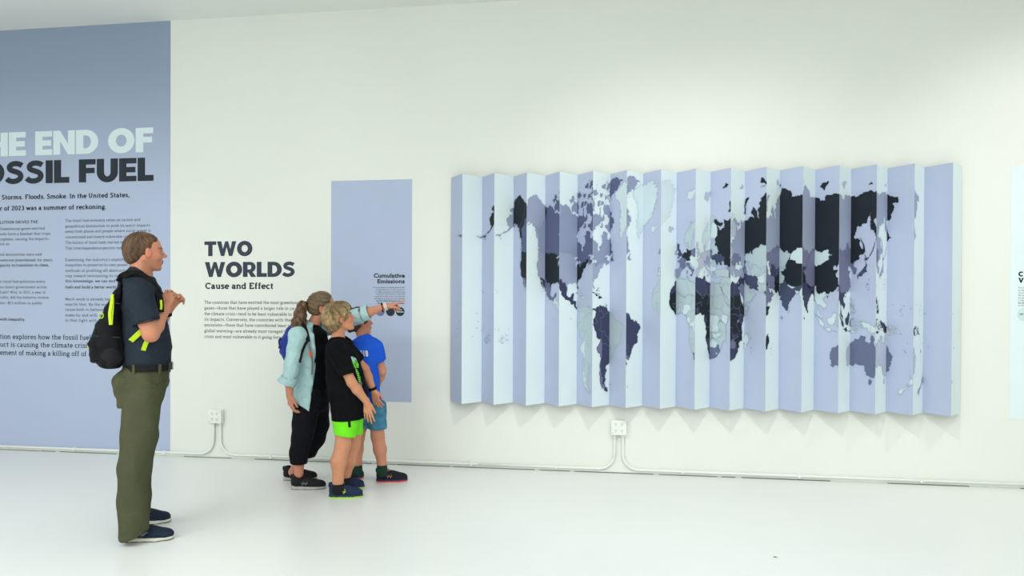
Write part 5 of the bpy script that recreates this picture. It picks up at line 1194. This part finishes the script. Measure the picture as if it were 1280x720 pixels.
q.build('bracelet', mat('white_band', (236, 236, 232), .4), w.root, True)
M_sh_b = mat('black_knit', (26, 27, 30), .8, .3, 120, .3, 260)
for hp, tp in (((361.5, 612.5), (406, 612)), ((352, 601), (395, 600.5))):
    shoe(w, hp, tp, M_sh_b, mat('sole_grey', (176, 178, 174), .6), mat('lace_black', (36, 36, 38), .8), mat('shoe_mark_silver', (130, 134, 138), .5), .042, 1.0, kind='cross', midc=mat('outsole_black', (32, 33, 35), .8))
# blue backpack
M_royal = mat('royal_nylon', (26, 52, 146), .6, .12, 20, .2, 90)
bw_ = Fig.__new__(Fig); bw_.B, bw_.e1, bw_.e2 = w.B, w.e1, w.e2
bw_.root = empty('backpack', tuple(w.W(L(355, 452))[0]), "small royal blue backpack worn on the woman's back", 'backpack')
s = Sdf(); s.loft([w.sec(404, 366, 377, .08), w.sec(414, 357, 373, .11), w.sec(428, 350.5, 371, .12), w.sec(440, 350, 369, .115), w.sec(450, 354, 366, .09)], k=.025); s.loft(sh, k=.004, infl=.003, op='s')
s.disp(folds([((20, 14, 30), 0, (6, 9, 9))], .004)); bag = bw_.out(s, 'bag_body', M_royal, .006)
s = Sdf(); s.loft([w.sec(424, 348.5, 356, .07), w.sec(434, 348, 356, .07)], k=.02); s.disp(folds([((90, 60, 110), 0, (6, 9, 9))], .004)); bw_.out(s, 'mesh_pocket', mat('mesh_navy', (28, 40, 90), .9, .5, 200), .005, bag)
strap(bw_, 'shoulder_strap', [L(371, 410, -.13), L(376, 404, -.135), L(380, 408, -.155), L(383.5, 418, -.185), L(385, 427, -.20)], .015, .005, M_black, (.4, -1, .3))
strap(bw_, 'shoulder_strap', [L(386, 425, -.203), L(382, 430, -.212), L(377.5, 441, -.222), L(374.5, 453, -.225)], .008, .003, M_black, (.2, -1, .0))
strap(bw_, 'webbing_tail', [L(385, 426, -.203), L(388, 438, -.203), L(390.5, 452, -.196), L(390, 468, -.19)], .006, .0025, M_gar, (.2, -1, .0))
q = Sdf(); q.box(w.L(388.3, 442.5, -.207), (.010, .006, .020), frame((1, 0, .1), (0, 0, 1)), .004); bw_.out(q, 'orange_clip', mat('orange_clip', (232, 84, 40), .5), .003)

# ------------------------------------------------------------------ boy in black tee and green shorts
k1 = Fig((434, 618), 'person', 'blond boy in black T-shirt and neon green shorts, in front of the woman')
L = k1.L
M_lgreen = mat('neon_green', (120, 236, 44), .7, .05, 20, .1, 100, spec=.1)
wv = nrm(A3(.30, 1, 0))
T = [k1.sec(423, 411, 434, .085), k1.sec(431, 407.5, 440, .135), k1.sec(447, 406.5, 447, .145), k1.sec(468, 407.5, 454, .142), k1.sec(492, 411, 458.5, .145), k1.sec(510, 414, 459.5, .158), k1.sec(524, 416, 459, .166)]
nl = [L(432, 517, -.060), L(429.5, 540, -.076), L(428.5, 556, -.08), L(423.5, 577, -.085), L(422.5, 600, -.09), L(422, 612, -.09)]
fl = [L(438, 517, .055), L(442, 540, .075), L(441, 556, .085), L(436, 577, .09), L(432.5, 592, .095), L(430.5, 604, .10)]
sh_n, el_n, wr_n = L(421, 437, -.15), L(439.5, 478, -.175), L(458.5, 503, -.145)
sh_f, el_f, wr_f = L(434, 437, .12), L(456, 461, .17), L(466.5, 488, .10)
hc = L(424.5, 398, 0)
b = Sdf(); b.loft(T[:-1], infl=-.022, w=wv)
b.cap(L(421, 425), L(424.5, 410), .043, .042, .03)
for S_, E_, W_ in ((sh_n, el_n, wr_n), (sh_f, el_f, wr_f)):
    b.cap(S_+A3(0, 0, -.01), E_, .040, .034, .03); mid = E_*.65+W_*.35; b.cap(E_, mid, .033, .034, .015); b.cap(mid, W_, .034, .022, .015)
b.chain(nl, [.060, .058, .053, .056, .036, .036], .02); b.chain(fl, [.060, .057, .052, .052, .035, .035], .02)
Pk, Rk = head(b, hc, (.95, .05, .26), (-.26, 0, 1), .92, True, .2, .004)
hand(b, wr_n, (.12, .02, -1), (.3, 1, .1), (1, 0, 0), .86, ((8, 12, 8), (6, 10, 8), (8, 12, 8), (10, 14, 10)), 5.5, (28, 8, 5), .021)
hand(b, wr_f, (.30, -.05, -1), (.5, 1, 0), (1, -.3, 0), .84, ((14, 22, 14),)*4, 6, (30, 10, 5), .021)
k1.out(b, 'body', M_skin, .0050, None, skincol((208, 144, 110), Pk, Rk, .92, hc, (120, 88, 58), None, (196, 104, 96), seed=3))
eyes(k1, Pk, Rk, .92, ('hazel', (82, 66, 46)))
h = Sdf(); h.ell(Pk(-.020, 0, .034), (.109, .092, .096), Rk, .01); h.ell(Pk(.030, 0, .050), (.074, .080, .070), Rk, .02); h.ell(Pk(-.055, 0, -.015), (.066, .080, .085), Rk, .02)
for y in (-1, 1): h.ell(Pk(-.012, y*.066, -.005), (.050, .024, .056), Rk, .02)
h.ell(Pk(.120, 0, -.040), (.060, .13, .092), Rk, .010, 's'); h.ell(Pk(.055, 0, -.105), (.080, .13, .080), Rk, .012, 's'); h.ell(Pk(-.03, 0, -.16), (.10, .12, .075), Rk, .012, 's')
for y in (-1, 1): h.ell(Pk(.014, y*.090, -.024), (.026, .030, .034), Rk, .008, 's')
def mop(X, Y, Z):
    x = (X-hc[0])*Rk[0][0]+(Y-hc[1])*Rk[0][1]+(Z-hc[2])*Rk[0][2]; y = (X-hc[0])*Rk[1][0]+(Y-hc[1])*Rk[1][1]+(Z-hc[2])*Rk[1][2]; z = (X-hc[0])*Rk[2][0]+(Z-hc[2])*Rk[2][2]
    ph = np.arctan2(y, x+.03); r = np.hypot(x+.03, y)+np.abs(z-.12)
    w_ = ph+.35*np.sin(x*31+z*23)+.25*np.sin(z*47-y*29); return .0034*np.sin(w_*15)+.0016*np.sin(w_*37)
h.disp(mop)
hairmesh(k1, h, .0040, 'hair', (88, 68, 46), (188, 160, 116), 8, 105, (1.6, 1.2, .28), .8, flow=(Pk, Rk, 'crown'))
for i, (a_, b_) in enumerate((((.07, -.05, .075), (.088, -.045, .034)), ((.085, -.02, .08), (.101, -.020, .036)), ((.085, .02, .08), (.100, .022, .038)), ((.05, -.075, .06), (.062, -.078, .012)))):
    pass
s = Sdf(); s.loft(T, w=wv); s.cap(L(424, 431, -.09), sh_n, .045, .056, .03); s.cap(sh_n, el_n, .062, .062, .03); s.cap(sh_f, el_f, .060, .058, .03)
cuts(s, sh_n, el_n, .76, .046); cuts(s, sh_f, el_f, .62, .044); s.loft(T[2:], k=.01, w=wv)
s.cut(lambda X, Y, Z, z=L(437, 523)[2]: z-Z+.06*X+0*Y)
s.cap(L(424, 424), L(430, 412), .052, .056, .006, 's'); s.cap(L(431, 424), L(437, 428, -.05), .030, .010, .006, 's')
s.disp(folds([((22, 9, 26), 0, (6, 5, 9)), ((-16, 22, 38), 1.2, (5, 9, 4)), ((34, 20, 6), 2, (9, 3, 7))], .005))
ts = k1.out(s, 'black_tshirt', M_blackc, .0055)
# shirt graphic: green and white print running down the chest
q = MB()
def surf_patch(fig, q, pts, mi, lift=0.):
    q.add([fig.W(p)[0] for p in pts], [tuple(range(len(pts)))], mi)
def chest(u, z):      # point just proud of the chest front of the tee, u across (negative = near side)
    zs = [t[0][2] for t in T][::-1]; i = lambda f: np.interp(z, zs, [f(t) for t in T][::-1])
    cx, cw, cd = i(lambda t: t[0][0]), i(lambda t: t[1]), i(lambda t: t[2])
    th = u; d = A3(wv[1], -wv[0], 0); c = A3(cx, 0, z); return c+d*(cd+.0075)*math.cos(th)+wv*(cw+.0075)*math.sin(th)
rg = random.Random(5); z0, z1 = L(447, 444)[2], L(460, 492)[2]
M_pr = [mat('print_green', (120, 214, 70), .7), mat('print_mint', (178, 214, 196), .7), mat('print_grey', (120, 130, 128), .7)]
for i in range(5):        # mascot-free blocky emblem at the top
    zc_ = z0-.012-.016*i
    for j in range(3): 
        u0 = -.62+.14*j+rg.uniform(-.03, .03); u1 = u0+rg.uniform(.08, .14); dz = rg.uniform(.006, .011)
        surf_patch(k1, q, [chest(u0, zc_-dz), chest(u1, zc_-dz), chest(u1, zc_+dz), chest(u0, zc_+dz)], 1 if i < 2 else 0)
for i in range(13):
    zc_ = z0-.095-(z0-z1-.10)*i/13; u0 = -.60+.02*i*.3; wd = rg.uniform(.14, .22) if i < 9 else .10
    surf_patch(k1, q, [chest(u0, zc_-.0045), chest(u0+wd, zc_-.0055), chest(u0+wd, zc_+.0045), chest(u0, zc_+.0055)], 0 if i < 7 else 2)
q.build('chest_print', M_pr, ts)
band(k1, 'wrist_band', [wr_f+nrm(el_f-wr_f)*.012+(A3(1, 0, .35)*.026*math.cos(t)+A3(0, 1, 0)*.025*math.sin(t)) for t in np.linspace(0, 2*math.pi, 20)], .011, .004, M_black)
s = Sdf(); s.ecap(L(434, 512), L(434, 525), .135, .10, .135, .10, wv, .02, capf=.4); s.cap(L(432, 518, -.065), L(430, 543, -.078), .088, .078, .03); s.cap(L(440, 520, .07), L(442, 545, .08), .082, .068, .03)
s.cut(lambda X, Y, Z, z=L(430, 545.5, -.08)[2]: z-Z-.18*(X-.02)+0*Y, .004)
s.cap(L(429.5, 553, -.08), L(428.5, 562, -.08), .066, .066, .004, 's'); s.cap(L(442, 553, .08), L(441, 560, .08), .060, .064, .004, 's')
s.disp(folds([((30, 9, 10), 0, (6, 5, 9)), ((-26, 22, 12), 1.2, (5, 9, 4))], .004)); sho = k1.out(s, 'green_shorts', M_lgreen, .0052)
strap(k1, 'side_stripe', [L(436.5, 521, -.150), L(436.5, 528, -.152), L(437, 534, -.150)], .009, .003, M_black, (.3, -1, 0), sho)
M_sock = mat('sock_black', (26, 28, 30), .9)
for lg in (nl, fl):
    s = Sdf(); a_, b_ = lg[-2], lg[-1]; s.cap(a_*.75+b_*.25, b_, .0415, .042, .01); s.cut(lambda X, Y, Z, z=(a_[2]*.62+b_[2]*.38): Z-z+0*X+0*Y); k1.out(s, 'sock', M_sock, .004)
for hp, tp in (((410, 623.5), (452.5, 622.5)), ((418, 613), (455, 611))):
    shoe(k1, hp, tp, mat('navy_mesh', (34, 46, 78), .8, .3, 120, .3, 260), mat('sole_navy', (44, 58, 92), .7), mat('lace_green', (150, 200, 90), .8), mat('shoe_mark_lime', (190, 220, 70), .5), .042, 1.0, kind='cross', midc=mat('outsole_lime', (186, 236, 40), .6), soleh=.022, oh=.011)

# ------------------------------------------------------------------ boy in blue tee seen from behind
k2 = Fig((464, 605), 'person', 'boy in royal blue T-shirt and teal shorts, back turned, under the outstretched arm')
L = k2.L
wv = nrm(A3(.90, -.44, 0))
M_rblue = mat('royal_cotton', (36, 92, 214), .85, .06, 12, .4, 24, bdist=.025, spec=.1)
M_teal = mat('teal_print_cloth', (72, 128, 156), .8, .35, 14, .1, 100, stripes=(1, 1, 2.6), spec=.1)
def sec2(py, x0, x1, d, ww=None, b=.0):
    p, q = L(x0, py, b), L(x1, py, b); half = (q[0]-p[0])/2; W_ = math.sqrt(max(half**2-(d*.44)**2, 1e-4))/.90
    return ((p+q)/2, W_, d)
T = [sec2(420, 446, 464, .055), sec2(426, 440, 470, .078), sec2(436, 438.5, 473.5, .088), sec2(452, 441, 474, .090), sec2(474, 444.5, 473.5, .088), sec2(494, 448, 476, .092), sec2(508, 451, 477, .095)]
rl = [L(468, 512, -.02), L(471, 530, -.02), L(472, 545, -.02), L(475, 562, -.01), L(477.5, 580, .0), L(477.5, 590, .0)]
ll = [L(456, 512, .03), L(451, 530, .04), L(447.5, 547, .04), L(446, 562, .04), L(446.5, 582, .04), L(446.5, 590, .04)]
sh_r, el_r, wr_r = L(470, 433, -.03), L(477.5, 464, .0), L(472, 482, .10)
sh_l, el_l, wr_l = L(442, 434, .07), L(440, 462, .13), L(452, 480, .20)
hc = L(449.5, 402.5, .115)
b = Sdf(); b.loft(T, infl=-.018, w=wv)
b.cap(L(454, 425, .02), L(450, 411, .10), .040, .040, .03)
for S_, E_, W_ in ((sh_r, el_r, wr_r), (sh_l, el_l, wr_l)):
    b.cap(S_+A3(0, 0, -.01), E_, .038, .033, .03); mid = E_*.6+W_*.4; b.cap(E_, mid, .032, .033, .015); b.cap(mid, W_, .033, .021, .015)
b.chain(rl, [.060, .056, .050, .049, .034, .034], .02); b.chain(ll, [.060, .054, .048, .048, .033, .033], .02)
Pb, Rb = head(b, hc, (.93, .30, .10), (-.10, 0, 1), .90, True, .2, .0)
hand(b, wr_r, (-.5, .4, -.6), (-.3, .6, .3), (.3, .3, .8), .82, ((25, 30, 20),)*4, 5, (30, 20, 15), .020)
hand(b, wr_l, (.5, .1, -.5), (.2, -.6, .3), (.3, .3, .8), .82, ((25, 30, 20),)*4, 5, (30, 20, 15), .020)
k2.out(b, 'body', M_skin, .0050, None, skincol((202, 138, 112), Pb, Rb, .90, hc, (60, 46, 38), None, (190, 100, 92), seed=4))
eyes(k2, Pb, Rb, .90, ('dark', (52, 42, 36)))
h = Sdf(); h.ell(Pb(-.018, 0, .032), (.103, .084, .092), Rb, .01); h.ell(Pb(.026, 0, .040), (.070, .072, .074), Rb, .02); h.ell(Pb(-.055, 0, -.015), (.060, .072, .080), Rb, .02)
h.ell(Pb(.120, 0, -.025), (.060, .13, .098), Rb, .010, 's'); h.ell(Pb(.050, 0, -.105), (.080, .13, .085), Rb, .012, 's'); h.ell(Pb(-.05, 0, -.158), (.10, .12, .075), Rb, .012, 's')
for y in (-1, 1): h.ell(Pb(.002, y*.086, -.018), (.026, .028, .036), Rb, .008, 's')
h.disp(lambda X, Y, Z: .003*np.sin(95*X+75*Z+3*np.sin(28*Z))); hairmesh(k2, h, .0045, 'hair', (36, 30, 28), (92, 78, 66), 9, 80, (1, 1, .6), .5, flow=(Pb, Rb, 'crown'))
s = Sdf(); s.loft(T, w=wv); s.cap(sh_r, el_r, .056, .058, .03); s.cap(sh_l, el_l, .056, .058, .03)
cuts(s, sh_r, el_r, .62, .044); cuts(s, sh_l, el_l, .62, .044); s.loft(T[3:], k=.01, w=wv)
s.cut(lambda X, Y, Z, z=L(464, 507)[2]: z-Z+0*X+0*Y); s.cap(L(453, 421, .02), L(450, 408, .11), .047, .050, .006, 's')
s.disp(folds([((26, 19, 26), 0, (6, 5, 9)), ((-26, 22, 38), 1.2, (5, 9, 4)), ((34, 20, 8), 2, (9, 3, 7))], .0055))
ts = k2.out(s, 'blue_tshirt', M_rblue, .0055)
# 2018 across the back
q = MB(); vs, fs = text_verts('LA 2018', .03); W0 = max(v[0] for v in vs)
zs = [t[0][2] for t in T][::-1]
def back(u, z):
    i = lambda f: np.interp(z, zs, [f(t) for t in T][::-1]); cx, cw, cd = i(lambda t: t[0][0]), i(lambda t: t[1]), i(lambda t: t[2])
    x = float(np.clip(u/cw, -.97, .97)); nb = A3(-.44, -.90, 0)
    return A3(cx, 0, z)+wv*u+nb*((cd)*math.sqrt(1-x*x)+.010)
zl = L(456, 443)[2]
q.add([k2.W(back(-.064+v[0]*.128/W0, zl-.06*(v[0]/W0*.14)+v[1]*.046/.73))[0] for v in vs], fs); q.build('back_print', mat('print_white', (228, 234, 240), .7), ts)
s = Sdf(); s.ecap(L(464, 503), L(463, 514), .115, .088, .12, .092, wv, .02, capf=.4); s.cap(L(469, 512, -.01), L(471, 533, -.015), .080, .076, .03); s.cap(L(458, 512, .03), L(455.5, 532, .04), .078, .066, .03)
s.cut(lambda X, Y, Z, z=L(464, 535.5)[2]: z-Z+0*X+0*Y, .004); s.cap(L(471, 549, -.02), rl[3], .060, .060, .004, 's'); s.cap(L(450, 549, .04), ll[3], .058, .058, .004, 's')
s.disp(folds([((30, 9, 10), 0, (6, 5, 9)), ((-26, 22, 12), 1.2, (5, 9, 4))], .004)); k2.out(s, 'teal_shorts', M_teal, .0052)
M_sock2 = mat('sock_green', (24, 62, 48), .9, .5, 40, stripes=(.3, .3, 2))
for lg in (rl, ll):
    s = Sdf(); a_, b_ = lg[-2], lg[-1]; s.cap(a_, b_, .0385, .041, .01); k2.out(s, 'sock', M_sock2, .004)
for hp, tp, wd in (((469.5, 603.5), (509, 602.5), .042), ((437, 603), (454, 600), .042)):
    if wp and hp[0] == 437: tp = (456.5, 596.5)
    shoe(k2, hp, tp, mat('black_mesh', (28, 30, 36), .8, .3, 120, .3, 260), mat('sole_dark_blue', (42, 48, 84), .7), mat('lace_pinkish', (190, 150, 140), .8), mat('shoe_mark_copper', (170, 120, 110), .5), wd, 1.0, kind='cross', midc=mat('outsole_coral', (244, 92, 86), .6), soleh=.022, oh=.011)
